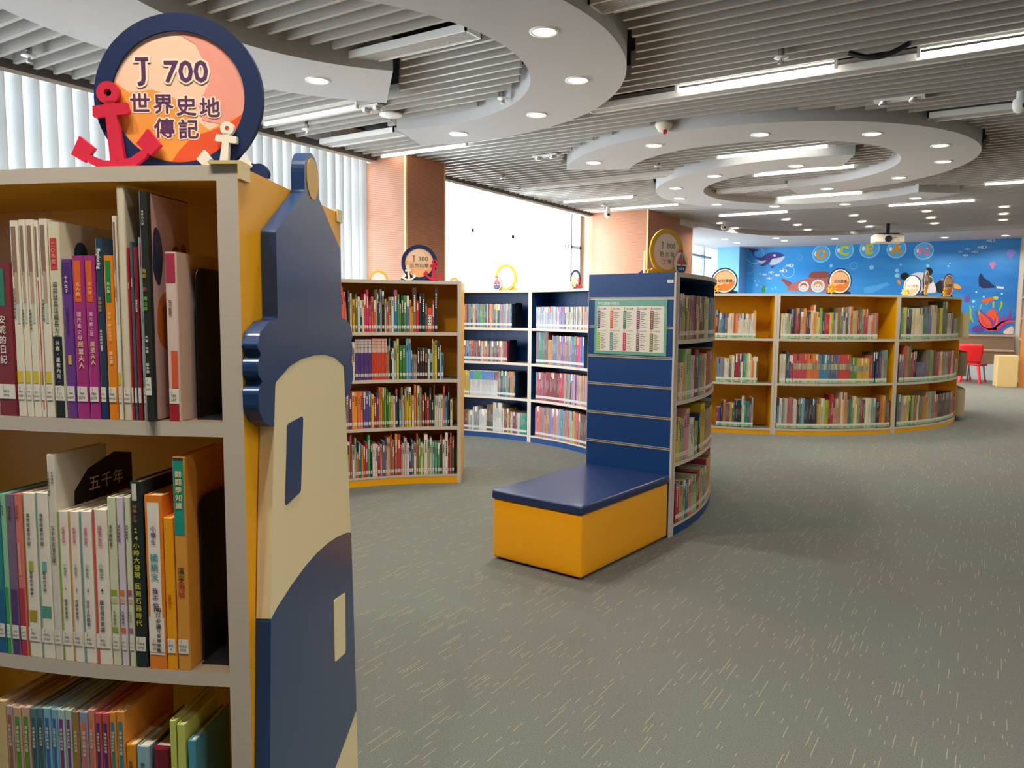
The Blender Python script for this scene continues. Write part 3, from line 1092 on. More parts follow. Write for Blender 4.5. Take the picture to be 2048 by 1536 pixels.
# ------------------------------------------------------------------ books: individual volumes
ROWDATA = """J1|15001,227,322,e0604f 14941,148,285,d9736b 14894,127,298,3a4a4a 14849,148,275,c9b88f 14787,212,234,c99a1e 14731,133,270,5c6b45 14676,170,252,ddd2c2 14624,149,229,1f5560 14582,122,229,dcd5c5 14540,143,274,d93f45 14488,165,303,c93558 14434,170,220,d9526e 14381,160,254,c66a4f 14327,165,231,d9502f 14289,75,305,b5b0a0 14259,112,278,3c4a4a 14221,117,221,2a6a60 14187,96,308,cfc4b8 14142,181,297,23233f 14090,133,237,c9b98a 14045,139,221,c8452f 13989,208,253,96957a 13930,171,254,d9cdc0 13863,241,306,2f74a0 13801,144,275,5f9048 13762,107,207,6f8f4a 13716,171,265,2f5f3a 13657,209,266,4f8a4f 13593,204,266,5f6a90 13536,150,234,d98f3f 13499,80,186,e0b040 13444,263,322,8f5f3f 13376,172,227,c92f42 13317,199,283,2f3834 13248,226,283,2f3834 13186,151,209,5a5f7a 13111,323,179,d9542f 13030,167,233,8f4450 12968,205,322,2f2f33
J2|14856,149,278,c95f4f 14802,186,276,d6cdb8 14751,97,299,59407f 14721,96,299,59407f 14691,93,299,59407f 14662,94,299,59407f 14632,97,299,59407f 14602,93,299,59407f 14573,94,299,59407f 14543,97,299,59407f 14513,93,299,59407f 14484,94,299,59407f 14454,97,299,59407f 14424,97,298,59407f 14387,90,301,cf4a34 14359,89,301,cf4a34 14331,90,301,cf4a34 14303,89,301,cf4a34 14275,90,301,cf4a34 14247,89,301,cf4a34 14219,91,301,cf4a34 14190,90,301,cf4a34 14162,89,301,cf4a34 14134,90,301,cf4a34 14106,89,301,cf4a34 14078,91,301,cf4a34 14044,97,247,a08a4a 14010,118,303,4a4a45 13968,129,239,23282a 13928,118,228,ddd8cc 13881,172,282,9aa88a 13823,172,298,c2b24a 13754,215,250,3f7a3a 13684,226,250,3f7a3a 13614,167,299,5f9ac0 13559,178,299,5f9ac0 13518,81,214,2f6a90 13486,120,182,9a8a80 13449,116,182,9a8a80 13413,117,182,9a8a80 13362,186,229,3f2f34 13305,187,229,3f2f34 13247,189,229,3f2f34 13189,189,229,3f2f34 13130,157,220,cfc8b5 13080,157,220,1f5a55 13043,76,298,b5ae9a 13014,108,277,c7a83a 12970,157,285,d6cf5a 12912,185,285,34363c 12870,81,252,c9c4b0 12826,185,195,4a90b5
J3|14951,214,272,77705f 14884,203,271,6f2f55 14820,199,270,e8923a 14759,199,269,e8923a 14694,193,271,e0784a 14635,193,270,e0784a 14570,186,272,5a4a8a 14513,185,272,5a4a8a 14456,187,271,5a4a8a 14394,194,249,d6b52a 14331,205,227,a8282f 14276,135,253,4a4f80 14233,119,299,d97a30 14194,124,298,c98a3a 14154,135,298,4a7a3a 14109,140,298,8aa04a 14064,130,281,3a5a4a 14015,189,257,5a9a4a 13956,173,229,e0a03a 13906,146,229,d6cdbb 13854,168,285,3a3a3a 13774,152,200,74aeb0 13733,97,295,b5b9bb 13700,103,233,c9b58a 13660,114,287,a08a3a 13618,157,297,c9a82a 13559,217,297,cfae2e 13489,157,231,ddd5c5 13437,168,313,d9772a 13365,196,307,a0a07a 13312,114,291,b5a560 13258,196,230,8f3f5f 13202,131,249,5a2f2f 13152,185,216,b03f2f 13098,153,285,3a444a 13049,158,194,33383a 13012,65,309,7a8a4a 12979,130,227,cfcabb 12939,130,227,cfcabb 12891,163,232,d6cfbd 12841,163,232,d6cfbd 12788,131,301,c96a5a 12737,197,224,3f8aa0 12683,115,293,2a2a35 12625,170,199,bfc0a5
J4|14941,231,271,9a9a3a 14883,129,320,b0506a 14829,162,241,d6d2c5 14780,113,294,a0a07a 14737,124,188,c9702a 14686,194,260,2f6a80 14630,130,237,c9a03a 14587,146,231,c9442f 14533,189,259,a03f4f 14478,162,310,4f9a6a 14430,130,268,2a2f33 14375,186,240,ddd3c8 14318,187,239,ddd3c8 14260,179,227,a82f44 14207,152,235,c98a78 14149,206,258,4a5a8a 14098,119,222,b0784a 14060,103,284,c9b8a0 14023,130,289,b59a7a 13981,125,305,b04a3f 13934,174,266,a0654a 13871,196,312,a8604f 13803,223,306,b53a34 13751,98,225,d66a70 13713,131,236,c9c0b0 13661,180,277,d0c4b5 13606,158,237,e0dcd6 13555,158,206,6a3a5f 13505,158,256,4a6a7a 13445,186,236,ddd8bb 13395,131,304,a0503f 13348,159,268,6a9a5a 13299,153,235,c9d08a 13259,99,231,7aa03a 13199,274,300,d6cdb8 13130,126,258,9a9a70 13086,143,272,c0c5b5 13032,176,238,8ab0a0 12973,176,238,6aa090 12913,187,238,4f8a5a 12858,170,296,3a4a34 12798,181,260,cfcabb 12733,220,313,e0d4cc 12677,132,257,a03f4f 12634,127,309,b5554a 12584,160,282,3a5a45
P1|-405,239,261,c9a0a8 -344,289,262,8f9ab0 -287,203,254,d9a03a -234,264,253,3f7a5a -172,286,253,d9a24a -97,315,254,9a8a90 -27,330,255,9a8a90 43,264,254,b0506a 116,389,252,7a2030 209,416,253,c9bda0 286,237,252,4a7a4a 347,295,253,8a4a3a 411,295,253,8a4a3a 487,299,252,3a6a3a 554,286,253,c9b890 616,286,253,c9b890 683,256,248,d6d0c0 739,256,248,d6d0c0 804,302,251,2f5f9a 870,302,251,2f5f9a
P2|-412,270,216,d98f3f -337,407,215,c4c0b4 -250,374,213,d9a05a -160,348,292,a4bf8a -78,392,291,8fae7a 7,337,250,c9b0b5 82,356,249,c9b0b5 164,340,283,7a2a33 240,360,281,7a2a33 343,342,243,5f9aa0 417,342,243,5f9aa0 490,295,250,d98a4a 554,295,250,d98a4a 648,221,249,d9d4c8 696,221,249,d9d4c8
P3|-423,280,260,c9a83a -366,227,258,d0b840 -308,289,251,a0b03a -240,323,243,8a9ab0 -171,302,253,c97a84 -105,258,294,cf8f8f -49,258,294,cf8f8f 10,230,234,d6d0bb 60,230,234,d6d0bb 114,249,228,d6d0bb 168,249,228,d6d0bb 239,344,203,6f9a4a 316,366,199,6f9a4a 436,399,243,2f3a5a 516,267,294,c9a81e 574,266,294,c9a81e 632,267,294,c9a81e 690,268,294,c9a81e
P4|-358,502,234,a03a4a -247,469,238,c98a4a -166,221,234,8fae90 -118,221,234,8fae90 -60,230,226,2f6f80 -10,230,226,2f6f80 50,258,221,c97f60 106,258,221,c97f60 170,276,234,a8ae8a 230,272,234,a8ae8a 292,300,224,a8ae8a 358,304,224,a8ae8a 435,295,236,8f2a2f 499,295,236,8f2a2f 572,290,238,b8a870 635,289,238,b8a870 698,292,238,b8a870 771,342,236,6a7a80 845,341,236,6a7a80 919,342,236,6a7a80
N1|28919,401,269,7c1f28 28987,170,341,e4dcc8 29025,136,342,e4dcc8 29061,155,342,e4dcc8 29091,82,340,e6dfd0 29122,163,343,e4dcc8 29171,226,337,d9d2b4 29222,193,274,6b3c8e 29273,235,280,a8357f 29326,203,280,a8357f 29367,138,309,2c4257 29406,180,280,e8861e 29438,80,346,e4dcc8 29468,154,395,ddd0b8 29492,51,293,a5212d 29506,60,303,4a5a6a 29523,78,294,8e2430 29547,101,310,9fb0a4 29578,146,384,2b302c 29666,216,286,dcc3b8
N2|28825,191,296,2b7f84 28862,120,298,8fc29a 28898,186,298,7b6480 28939,161,300,d6776a 28991,268,303,e8e0cf 29056,268,305,e8e0cf 29107,163,375,d9d3c4 29152,213,274,ece3d3 29202,210,275,ece3d3 29256,243,276,ece3d3 29320,304,281,ece3d3 29376,162,304,d5d8b8 29413,132,305,d8ccd6 29447,111,306,d5d8b8 29488,225,334,22302f 29558,336,311,e8842a 29620,187,272,f2a316 29671,232,379,d9983f
N3|28791,230,345,cdb27e 28837,156,338,b09a94 28877,183,337,c4a08a 28921,186,340,c4a08a 28961,150,340,5a7a80 28996,135,342,5a7a80 29030,156,344,7fb0c4 29065,134,344,7fb0c4 29099,154,345,a8c4ba 29134,137,346,a8c4ba 29168,151,344,9a7a50 29207,176,345,8a9ab0 29244,133,351,d08a78 29276,132,346,c4545a 29308,141,347,c4545a 29342,140,351,e0923a 29378,163,353,e0923a 29422,191,293,e0921f 29475,242,292,8fb6c2 29549,372,289,6d1b2b 29610,118,345,c3cf6a 29645,159,339,c3cf6a 29689,149,310,4d95ae"""
ROWCFG = {'N1': (RC, 2.486, 1, 1.083), 'N2': (RC, 2.486, 1, 0.641), 'N3': (RC, 2.486, 1, 0.2), 'J1': (RC, 1.884, -1, 1.133), 'J2': (RC, 1.884, -1, 0.785),
          'J3': (RC, 1.884, -1, 0.43), 'J4': (RC, 1.884, -1, 0.068), 'P1': (RO, 2.665, 1, 1.133), 'P2': (RO, 2.665, 1, 0.785), 'P3': (RO, 2.665, 1, 0.43), 'P4': (RO, 2.665, 1, 0.068)}
SHELFN = {'N1': 'top shelf of nearest bookcase', 'N2': 'second shelf of nearest bookcase', 'N3': 'third shelf of nearest bookcase',
          'J1': 'top shelf under J 300 sign', 'J2': 'second shelf under J 300 sign', 'J3': 'third shelf under J 300 sign', 'J4': 'lowest shelf under J 300 sign',
          'P1': 'top shelf beside the poster panel', 'P2': 'second shelf beside the poster panel', 'P3': 'third shelf beside the poster panel', 'P4': 'lowest shelf beside the poster panel'}
GROUPN = {'N': 'books in the nearest bookcase', 'J': 'books in the bookcase under the J 300 sign', 'P': 'books at the blue end panel'}
# per-book spine design in the nearest bookcase: patches (x0,x1,y0,y1,colour) and titles (text, top, size/width, colour, x)
W_, K_ = 'efe8d8', '26242a'
SK = [(0.12, 0.9, 0.72, 0.97, '8d6f5e'), (0.3, 0.95, 0.58, 0.74, 'b79c86'), (0.5, 0.95, 0.48, 0.58, 'b9c7b0'), (0, 1, 0.175, 0.235, 'd8bf2e')]
SERIES = [('9a5a48', '3f8aa0'), ('5f8a35', 'b84a55'), ('5f8a35', 'b84a55'), ('2f5a60', 'c9792a'), ('2f5a60', 'c9792a'), ('3566a0', 'b0524a'), ('3566a0', 'b0524a'), ('7a3a80', '3a8a80'),
          ('7a3a80', '3a8a80'), ('a87a30', '2f84a8'), ('d0705a', '8a9ab0'), ('d0705a', 'b04a5a'), ('4a2f6a', '7aa03a'), ('4a2f6a', '7aa03a'), ('3f7f8a', '8a4a2a'), ('3f7f8a', '8a4a2a')]
NSPEC = {
    'N1': {0: ([(0.0, 0.62, 0.72, 0.96, '1f7a58')], [('安妮的日記', 0.66, 0.36, W_, 0.42)]),
           1: (SK, [('給兒童的音樂故事', 0.66, 0.34, K_, 0.25)]), 2: (SK, [('音樂家的故事', 0.55, 0.34, K_, 0.25)]), 3: (SK, [('音樂家的故事', 0.55, 0.34, K_, 0.25)]),
           4: (SK[:1] + SK[3:] + [(0.5, 0.95, 0.04, 0.7, 'c8452f')], []), 5: (SK, [('音樂家的故事', 0.6, 0.34, K_, 0.25)]),
           6: ([(0.1, 0.85, 0.76, 0.92, 'c8453f'), (0.0, 1, 0.0, 0.42, '20242a')], [('這邦就是這樣長大的！', 0.7, 0.42, K_, 0.5), ('二〇本館', 0.9, 0.36, 'e0a898', 0.47), ('米娜·盧希內克·尤安娜', 0.4, 0.36, W_, 0.5)]),
           7: ([(0, 1, 0.79, 0.98, '532a78'), (0.3, 0.75, 0.34, 0.4, 'd0b030')], [('十大女子', 0.9, 0.34, W_, 0.5), ('改變世界的女性', 0.7, 0.3, '3a2050', 0.5)]),
           8: ([(0.12, 0.8, 0.72, 0.97, 'e2661f')], [('名人館', 0.84, 0.3, 'f0c890', 0.5), ('鐳元素之母', 0.66, 0.36, 'e8c0d0', 0.5), ('居里夫人', 0.48, 0.44, 'f0d9a0', 0.55)]),
           9: ([(0.12, 0.8, 0.72, 0.97, 'e2661f')], [('名人館', 0.84, 0.3, 'f0c890', 0.5), ('鐳元素之母', 0.66, 0.36, 'e8c0d0', 0.5), ('居里夫人', 0.48, 0.44, 'f0d9a0', 0.55)]),
           10: ([(0, 1, 0.0, 0.16, '1f3a70'), (0.3, 0.65, 0.38, 0.41, 'c9c4b8')], [('發掘世界', 0.68, 0.42, 'c9a04a', 0.5), ('英文老師的故事', 0.5, 0.32, W_, 0.5)]),
           11: ([(0.12, 0.82, 0.72, 0.97, '1f8a4a')], [('名人館', 0.84, 0.3, W_, 0.5), ('為愛心獻世的慈母', 0.66, 0.3, 'f4cf90', 0.5), ('諾貝爾', 0.42, 0.36, 'f6deb0', 0.5)]),
           12: (SK, [('兒童音樂故事', 0.66, 0.36, K_, 0.35)]), 13: ([(0.0, 0.12, 0.0, 1.0, 'c4b79f')], []), 14: ([], [('音樂大師', 0.8, 0.5, W_, 0.5)]), 15: ([], [('生活藝術家', 0.8, 0.5, W_, 0.5)]),
           16: ([], [('繪畫的故事', 0.7, 0.5, W_, 0.5)]), 17: ([(0.3, 1, 0.84, 0.97, 'a8323f'), (0.5, 1, 0.0, 0.1, 'a8323f')], [('海上的畫', 0.6, 0.4, '2f6a70', 0.5)]),
           18: ([], [('世界名人館', 0.92, 0.3, 'c9c9bd', 0.5), ('色彩', 0.67, 0.5, 'd0b030', 0.5), ('的', 0.59, 0.5, 'd0503a', 0.5), ('魔法師', 0.55, 0.5, '7ab03a', 0.5), ('大衛·出版', 0.38, 0.36, W_, 0.5), ('繪本館', 0.26, 0.36, W_, 0.5)]),
           19: ([(0, 1, 0.82, 0.99, 'b03a52'), (0.3, 1, 0.2, 0.42, 'd9603f'), (0, 1, 0.0, 0.12, 'a82a35')], [('偉大藝術', 0.72, 0.26, '6a2f3a', 0.4)])},
    'N2': {0: ([(0, 1, 0, 0.4, '1f5f92')], []), 1: ([(0, 1, 0, 0.42, '3f9c57')], [('歷史故事', 0.93, 0.34, K_, 0.5)]), 2: ([(0, 1, 0, 0.41, '543a72')], [('歷史故事', 0.93, 0.3, K_, 0.5)]),
           3: ([(0, 1, 0, 0.42, 'b83448'), (0.25, 0.6, 0.5, 0.7, 'e0a090')], [('歷史故事', 0.93, 0.34, '7a2f30', 0.4)]),
           4: ([(0, 0.08, 0, 1, 'a8a03a'), (0.3, 0.72, 0.53, 0.59, 'a8b03f'), (0.15, 0.85, 0.22, 0.29, 'a8922f')], [('博物館裏的中國', 0.88, 0.27, K_, 0.45), ('輝煌的中國夢', 0.53, 0.24, K_, 0.5)]),
           5: ([(0, 0.1, 0, 1, '6fb0a4'), (0.3, 0.75, 0.53, 0.59, '6fb0a4'), (0.1, 1, 0.25, 0.32, '4f9a8a')], [('博物館裏的中國', 0.88, 0.27, K_, 0.45), ('精采的文明', 0.53, 0.24, K_, 0.5)]),
           6: ([], [('文化遺產普及讀本', 0.92, 0.3, K_, 0.25), ('考古學家', 0.92, 0.3, K_, 0.75), ('五千年良渚王國', 0.66, 0.52, '4a4038', 0.5)]),
           7: ([(0, 0.14, 0, 1, '8fb52f')], [('國學童話', 0.9, 0.3, 'c94a80', 0.6), ('小學堂', 0.66, 0.3, '4a8a5a', 0.6), ('1', 0.5, 0.34, K_, 0.6), ('國字有意思', 0.42, 0.3, K_, 0.55)]),
           8: ([(0, 0.14, 0, 1, 'e0923a')], [('國學童話', 0.9, 0.3, 'c94a80', 0.6), ('小學堂', 0.66, 0.3, '4a8a5a', 0.6), ('2', 0.5, 0.34, K_, 0.6), ('成語有意思', 0.42, 0.3, K_, 0.55)]),
           9: ([(0, 0.14, 0, 1, '5aa0b4')], [('國學童話', 0.9, 0.28, 'c94a80', 0.55), ('小學堂', 0.66, 0.28, '4a8a5a', 0.55), ('3', 0.5, 0.32, K_, 0.55), ('舌尖上的國語', 0.42, 0.28, K_, 0.5)]),
           10: ([(0, 0.18, 0, 1, 'd2564c')], [('國學童話', 0.9, 0.26, 'c94a80', 0.55), ('小學堂', 0.66, 0.26, '4a8a5a', 0.55), ('4', 0.5, 0.3, K_, 0.55), ('歷史裡的國語', 0.42, 0.27, K_, 0.5)]),
           11: ([(0, 1, 0.42, 0.455, '8aa83a'), (0, 1, 0.375, 0.405, 'c0c890'), (0, 1, 0.2, 0.23, '8aa83a')], [('漢字總動員', 0.84, 0.42, K_, 0.4), ('花草樹木', 0.33, 0.36, '5a6a30', 0.5)]),
           12: ([(0, 1, 0.42, 0.455, 'd9763a'), (0, 1, 0.375, 0.405, 'e0a888'), (0, 1, 0.2, 0.23, 'd9663a')], [('漢字總動員', 0.84, 0.42, K_, 0.4), ('鳥獸蟲魚', 0.33, 0.4, '4a4a70', 0.5)]),
           13: ([(0, 1, 0.42, 0.455, 'b04a7a'), (0, 1, 0.375, 0.405, 'd09ab0'), (0, 1, 0.2, 0.23, 'b060a0')], [('漢字總動員', 0.84, 0.42, K_, 0.4), ('口目手足', 0.33, 0.42, '3a6a40', 0.5)]),
           14: ([(0.1, 0.6, 0.9, 0.99, 'd9d4c4')], [('科學少年', 0.88, 0.32, 'c96a3a', 0.4), ('24小時大發現', 0.76, 0.5, 'd6d03a', 0.42), ('回到石器時代', 0.46, 0.5, 'd6d03a', 0.42)]),
           15: ([(0.12, 0.9, 0.3, 0.96, 'efe6d8'), (0.0, 1, 0.08, 0.3, 'efe6d8')], [('小學生', 0.83, 0.3, '5a2f6a', 0.5), ('國語文', 0.67, 0.42, '4a9aa0', 0.5), ('我不怕', 0.47, 0.32, '5a2f6a', 0.5), ('100', 0.36, 0.3, K_, 0.6), ('分必讀', 0.33, 0.26, K_, 0.62), ('Q版神攻略', 0.235, 0.22, K_, 0.62)]),
           16: ([], [('寶聰明了', 0.5, 0.32, 'c9562f', 0.5)]),
           17: ([(0, 1, 0.64, 0.985, '2a9484'), (0.0, 1, 0.985, 1, '3a3a3a')], [('翻翻學知識', 0.94, 0.5, 'efe0b0', 0.5), ('漢字', 0.49, 0.52, '3a2a20', 0.5), ('揭秘', 0.42, 0.52, 'b0343f', 0.5)])},
    'N3': {}}
for i, (c1, c2) in enumerate(SERIES):
    NSPEC['N3'][1 + i] = ([(0.18, 0.92, 0.5, 0.95, c1), (0.18, 0.92, 0.05, 0.48, c2)], [('漫畫古典名著', 0.9, 0.4, 'e0d8c4', 0.55)])
NSPEC['N3'].update({0: ([], [('百科大典', 0.6, 0.4, '6a4a30', 0.5)]), 17: ([], [('植物練習本', 0.9, 0.36, K_, 0.5)]), 18: ([], [('植物練習本', 0.9, 0.3, K_, 0.5)]), 19: ([(0.15, 0.55, 0.5, 0.6, 'c9506a')], []),
                    20: ([(0, 1, 0, 0.45, '3f7a35'), (0.1, 0.8, 0.4, 0.75, 'dfe39a')], [('看故事學語文', 0.72, 0.5, K_, 0.45)]), 21: ([(0, 1, 0, 0.45, '3f7a35'), (0.1, 0.8, 0.4, 0.75, 'dfe39a')], [('看故事學語文', 0.72, 0.4, K_, 0.45)]), 22: ([], [])})
CALLS = {'N1': ['784.2\n0706', '784\n3485', '784\n3203', '784\n5206', '784\n5', '784\n3203', '784\n2801', '784\n6657', '784\n2574', '784\n2574', '784.\n7445', '784.\n8014', '784\n3234', '784\n5235', '784\n3', '787\n77', '787\n76', '784\n80', '785\n2704', '785\n247'],
         'N2': ['797\n6601', '797\n4331', '797\n6604', '797\n6601', '797\n5404', '797.6\n6964', '799\n7251', '802\n1141', '802\n1142', '802\n1142', '802\n1142', '802\n332', '802\n332', '802\n332', '799.4\n2602', '802.03\n2222', '802\n4', '802.2\n0741']}


def book(key, i, n_row, a, w, h, col, tilt):
    c, r, face, z = ROWCFG[key]
    near = key[0] == 'N'
    e = Vector((math.cos(D(a)), math.sin(D(a)), 0)) * face
    rt = Vector((-e.y, e.x, 0))
    o = Vector((c[0] + r * math.cos(D(a)), c[1] + r * math.sin(D(a)), z + 0.0004 + abs(math.sin(tilt)) * w / 2))
    if near and (key, i) in (('N1', 18),):
        o += e * 0.012
    up = Vector((0, 0, 1)) * math.cos(tilt) + rt * math.sin(tilt)
    rx = rt * math.cos(tilt) - Vector((0, 0, 1)) * math.sin(tilt)
    fr = Fr(o, rx, up)
    dp = (0.215 if near else 0.17) if h > 230 else 0.15
    if near and w < 0.019:
        dp -= 0.01 * ((i * 7) % 4)
    b = min(0.0022, w * 0.16)
    hw = w / 2
    hb = hw * (1 - dp / r) - 0.0002 if face > 0 else hw
    rad = min(0.0025, hw * 0.4) if not (near and (key, i) == ('N3', 19)) else hw * 0.7
    mb = MB()
    prof = [(-hb, -dp), (-hw, -rad), (-hw + rad * 0.35, -rad * 0.35), (-hw + rad, 0), (hw - rad, 0), (hw - rad * 0.35, -rad * 0.35), (hw, -rad), (hb, -dp),
            (hb - b, -dp), (hw - b, -rad - b), (-hw + b, -rad - b), (-hb + b, -dp)]
    m = len(prof)
    vs = [fr(x, 0, d) for x, d in prof] + [fr(x, h, d) for x, d in prof]
    mb.mesh(vs, [(k, (k + 1) % m, m + (k + 1) % m, m + k) for k in range(m)], 0)
    # caps as strips so that the thin U stays clean
    caps = [(0, 1, 10, 11)[::1], (1, 2, 3, 10), (3, 4, 9, 10), (4, 5, 6, 9), (6, 7, 8, 9)]
    for q in caps:
        mb.mesh([vs[k] for k in q], [(0, 1, 2, 3)[::-1]], 0)
        mb.mesh([vs[k + m] for k in q], [(0, 1, 2, 3)], 0)
    mats = [paper(col)]
    pats, tits = NSPEC[key].get(i, ([], [])) if near else ([], [])
    for (x0, x1, y0, y1, pc) in pats:
        mats.append(paper(pc))
        X0, X1 = -hw + rad * 0.8 + (w - rad * 1.6) * x0, -hw + rad * 0.8 + (w - rad * 1.6) * x1
        dd = 0.0002 + 0.00008 * len(mats)
        mb.poly([fr(X0, h * y0, dd), fr(X1, h * y0, dd), fr(X1, h * y1, dd), fr(X0, h * y1, dd)], len(mats) - 1)
    if near and (key, i) == ('N1', 18):      # picture on its boards
        mats.append(paper('cfa9a2'))
        mb.poly([fr(hw + 0.0001, 0.002, -0.012), fr(hb + 0.0001, 0.002, -dp), fr(hb + 0.0001, h - 0.002, -dp), fr(hw + 0.0001, h - 0.002, -0.012)], len(mats) - 1)
        mats += [paper('c8702f'), paper('34384f'), paper('9a3040')]
        g = Fr(fr(hw + 0.0002, 0, 0), fr.rt * (hb - hw) - fr.n * dp, up)
        mb.prism(g, smooth_pts([(0.02, 0.12), (0.13, 0.1), (0.16, 0.18), (0.10, 0.235), (0.05, 0.225), (0.02, 0.2)], 2), 0, 0.0002, len(mats) - 3)
        mb.prism(g, smooth_pts([(0.012, 0.25), (0.03, 0.225), (0.04, 0.25), (0.045, 0.29), (0.035, 0.325), (0.02, 0.33), (0.014, 0.30)], 2), 0, 0.0002, len(mats) - 2)
        mb.prism(g, smooth_pts([(0.055, 0.245), (0.1, 0.25), (0.092, 0.275), (0.07, 0.292), (0.055, 0.285)], 2), 0, 0.0002, len(mats) - 2)
        mb.prism(g, ell(0.085, 0.285, 0.013, 0.017, 14), 0.0002, 0.0004, len(mats) - 1)
        mb.prism(g, ell(0.11, 0.295, 0.009, 0.012, 12), 0.0002, 0.0004, len(mats) - 1)
    if near and (key, i) == ('N2', 6):
        mats += [paper('2a2226')]
        g = Fr(fr(hw + 0.0002, 0, 0), fr.rt * (hb - hw) - fr.n * dp, up)
        mb.prism(g, [(0.04, 0.2), (0.2, 0.2), (0.2, 0.345), (0.15, 0.355), (0.08, 0.335), (0.045, 0.30)], 0, 0.0002, len(mats) - 1)
        mats += [M_INKW]
        for q, ch in enumerate('五千年'):
            put_text(mb, g, ch, 0.095 + 0.032 * q, 0.305, 0.03, len(mats) - 1, 0.01, 0.0005)
        for q, ch in enumerate('良渚王國'):
            put_text(mb, g, ch, 0.07 + 0.034 * q, 0.26, 0.032, len(mats) - 1, 0.01, 0.0005)
    if near and (key, i) == ('N1', 6):
        mats += [paper('2f4a5f'), paper('8a2f35')]
        g = Fr(fr(hw + 0.0002, 0, 0), fr.rt * (hb - hw) - fr.n * dp, up)
        mb.prism(g, ell(0.05, h - 0.05, 0.016, 0.02, 16), 0, 0.0002, len(mats) - 2)
        mb.prism(g, ell(0.06, h - 0.10, 0.02, 0.024, 16), 0, 0.0002, len(mats) - 1)
        mb.prism(g, ell(0.15, h - 0.045, 0.008, 0.012, 12), 0, 0.0002, len(mats) - 1)
    if near and (key, i) == ('N1', 13):
        mats += [paper('2f2a28')]
        g = Fr(fr(hw + 0.0002, 0, 0), fr.rt * (hb - hw) - fr.n * dp, up)
        star = []
        for q in range(36):
            rr = 0.045 if q % 2 else 0.06
            star.append((0.12 + rr * math.cos(D(q * 10)), h - 0.1 + rr * 1.2 * math.sin(D(q * 10))))
        mb.prism(g, star, 0, 0.0002, len(mats) - 1)
    if not near:
        xl = hw - rad * 0.7

        def band(ya, yb, colr):
            mats.append(paper(colr))
            mb.poly([fr(-xl, ya, 0.0003), fr(xl, ya, 0.0003), fr(xl, yb, 0.0003), fr(-xl, yb, 0.0003)], len(mats) - 1)
        if key == 'J2' and 2 <= i < 26:
            band(h * 0.66, h * 0.985, 'd9d0bb')
        elif key == 'J1' and i == 36:
            band(h * 0.3, h * 0.7, 'ddd3bf')
        elif random.random() < 0.4:
            band(h * random.uniform(0.7, 0.9), h * 0.99, random.choice(['d9cfba', 'c9a03a', '5a8ab0', 'b0503f', '5a8a4a', 'e0dcd2', '3a3a44']))
    size = ('thick ' if w > 0.024 else 'thin ' if w < 0.013 else '')
    tall = ('tall ' if h > 0.315 else 'short ' if h < 0.225 else '')
    end = {'N': 'from the lighthouse end', 'J': 'from the end post', 'P': 'from the poster panel'}[key[0]]
    k = (n_row - i) if key[0] != 'P' else i + 1
    bk = link('book', mb, mats, None, fr(0, 0, -dp / 2))
    tag(bk, '%s%s%s book, %s %s, %s' % (tall, size, hexname(col), ordinal(k), end, SHELFN[key]), 'book', GROUPN[key[0]])
    mb = MB()
    xa, xb_ = hb - b - 0.0001, hw - b - 0.0001
    pv = [fr(x_, y_, d_) for y_ in (0.0025, h - 0.003) for x_, d_ in ((-xa, -dp + 0.003), (xa, -dp + 0.003), (xb_, -rad - b - 0.0002), (-xb_, -rad - b - 0.0002))]
    mb.mesh(pv, [(0, 1, 2, 3)[::-1], (4, 5, 6, 7), (0, 4, 5, 1)[::-1], (1, 5, 6, 2)[::-1], (2, 6, 7, 3)[::-1], (3, 7, 4, 0)[::-1]])
    link('page_block', mb, M_PAGE, bk)
    # call-number label
    mb = MB()
    y0, y1 = (0.030, 0.056) if near else (0.024, 0.047)
    if key == 'N1' and i == 18:
        y0, y1 = 0.045, 0.075
    xl = hw - rad * 0.7
    mb.poly([fr(-xl, y0, 0.0009), fr(xl, y0, 0.0009), fr(xl, y1, 0.0009), fr(-xl, y1, 0.0009)], 0)
    if near:
        if key in CALLS and i < len(CALLS[key]):
            s = min(0.0062, (w - 0.001) / 2.9)
            lines = ['J'] + CALLS[key][i].split('\n')
            for q, t_ in enumerate(lines):
                put_text(mb, fr, t_, -xl * 0.1 if q else -xl * 0.45, y1 - 0.005 - q * 0.0072, s, 1, 0.02, 0.0012, w * 0.92, 1)
    else:
        mb.poly([fr(-xl * 0.55, y0 + 0.005, 0.0011), fr(xl * 0.55, y0 + 0.005, 0.0011), fr(xl * 0.55, y0 + 0.0085, 0.0011), fr(-xl * 0.55, y0 + 0.0085, 0.0011)], 1)
        mb.poly([fr(-xl * 0.55, y0 + 0.0125, 0.0011), fr(xl * 0.4, y0 + 0.0125, 0.0011), fr(xl * 0.4, y0 + 0.016, 0.0011), fr(-xl * 0.55, y0 + 0.016, 0.0011)], 1)
    link('call_label', mb, [M_LABEL, mat('label_print', '7d776e', 0.6)], bk)
    # spine title
    mb = MB()
    tm = []
    if near:
        for (s, yt, sz, tc, xf) in tits:
            tm.append(paper(tc))
            size_ = min(sz * w, 0.0155)
            if all(ord(ch) < 128 for ch in s):
                put_text(mb, fr, s, -hw + w * xf, h * yt - size_ / 2, size_, len(tm) - 1, 0.03, 0.0012, w * 0.8)
            else:
                put_column(mb, fr, s, -hw + w * xf, h * yt, size_ * 1.1, len(tm) - 1, 0.012, 0.0012, 1.13)
        if key == 'N1' and i == 10:
            tm.append(M_INKW)
            g = Fr(fr(0, h * 0.9, 0), -up, rx)
            put_text(mb, g, 'Exploring', 0.004, 0, 0.009, len(tm) - 1, 0.03, 0.0012)
    else:
        dark = sum(int(col[q:q + 2], 16) for q in (0, 2, 4)) < 360
        tm.append(M_INKW if dark else M_INK)
        s = min(0.011, w * 0.5)
        y = h * random.uniform(0.8, 0.92)
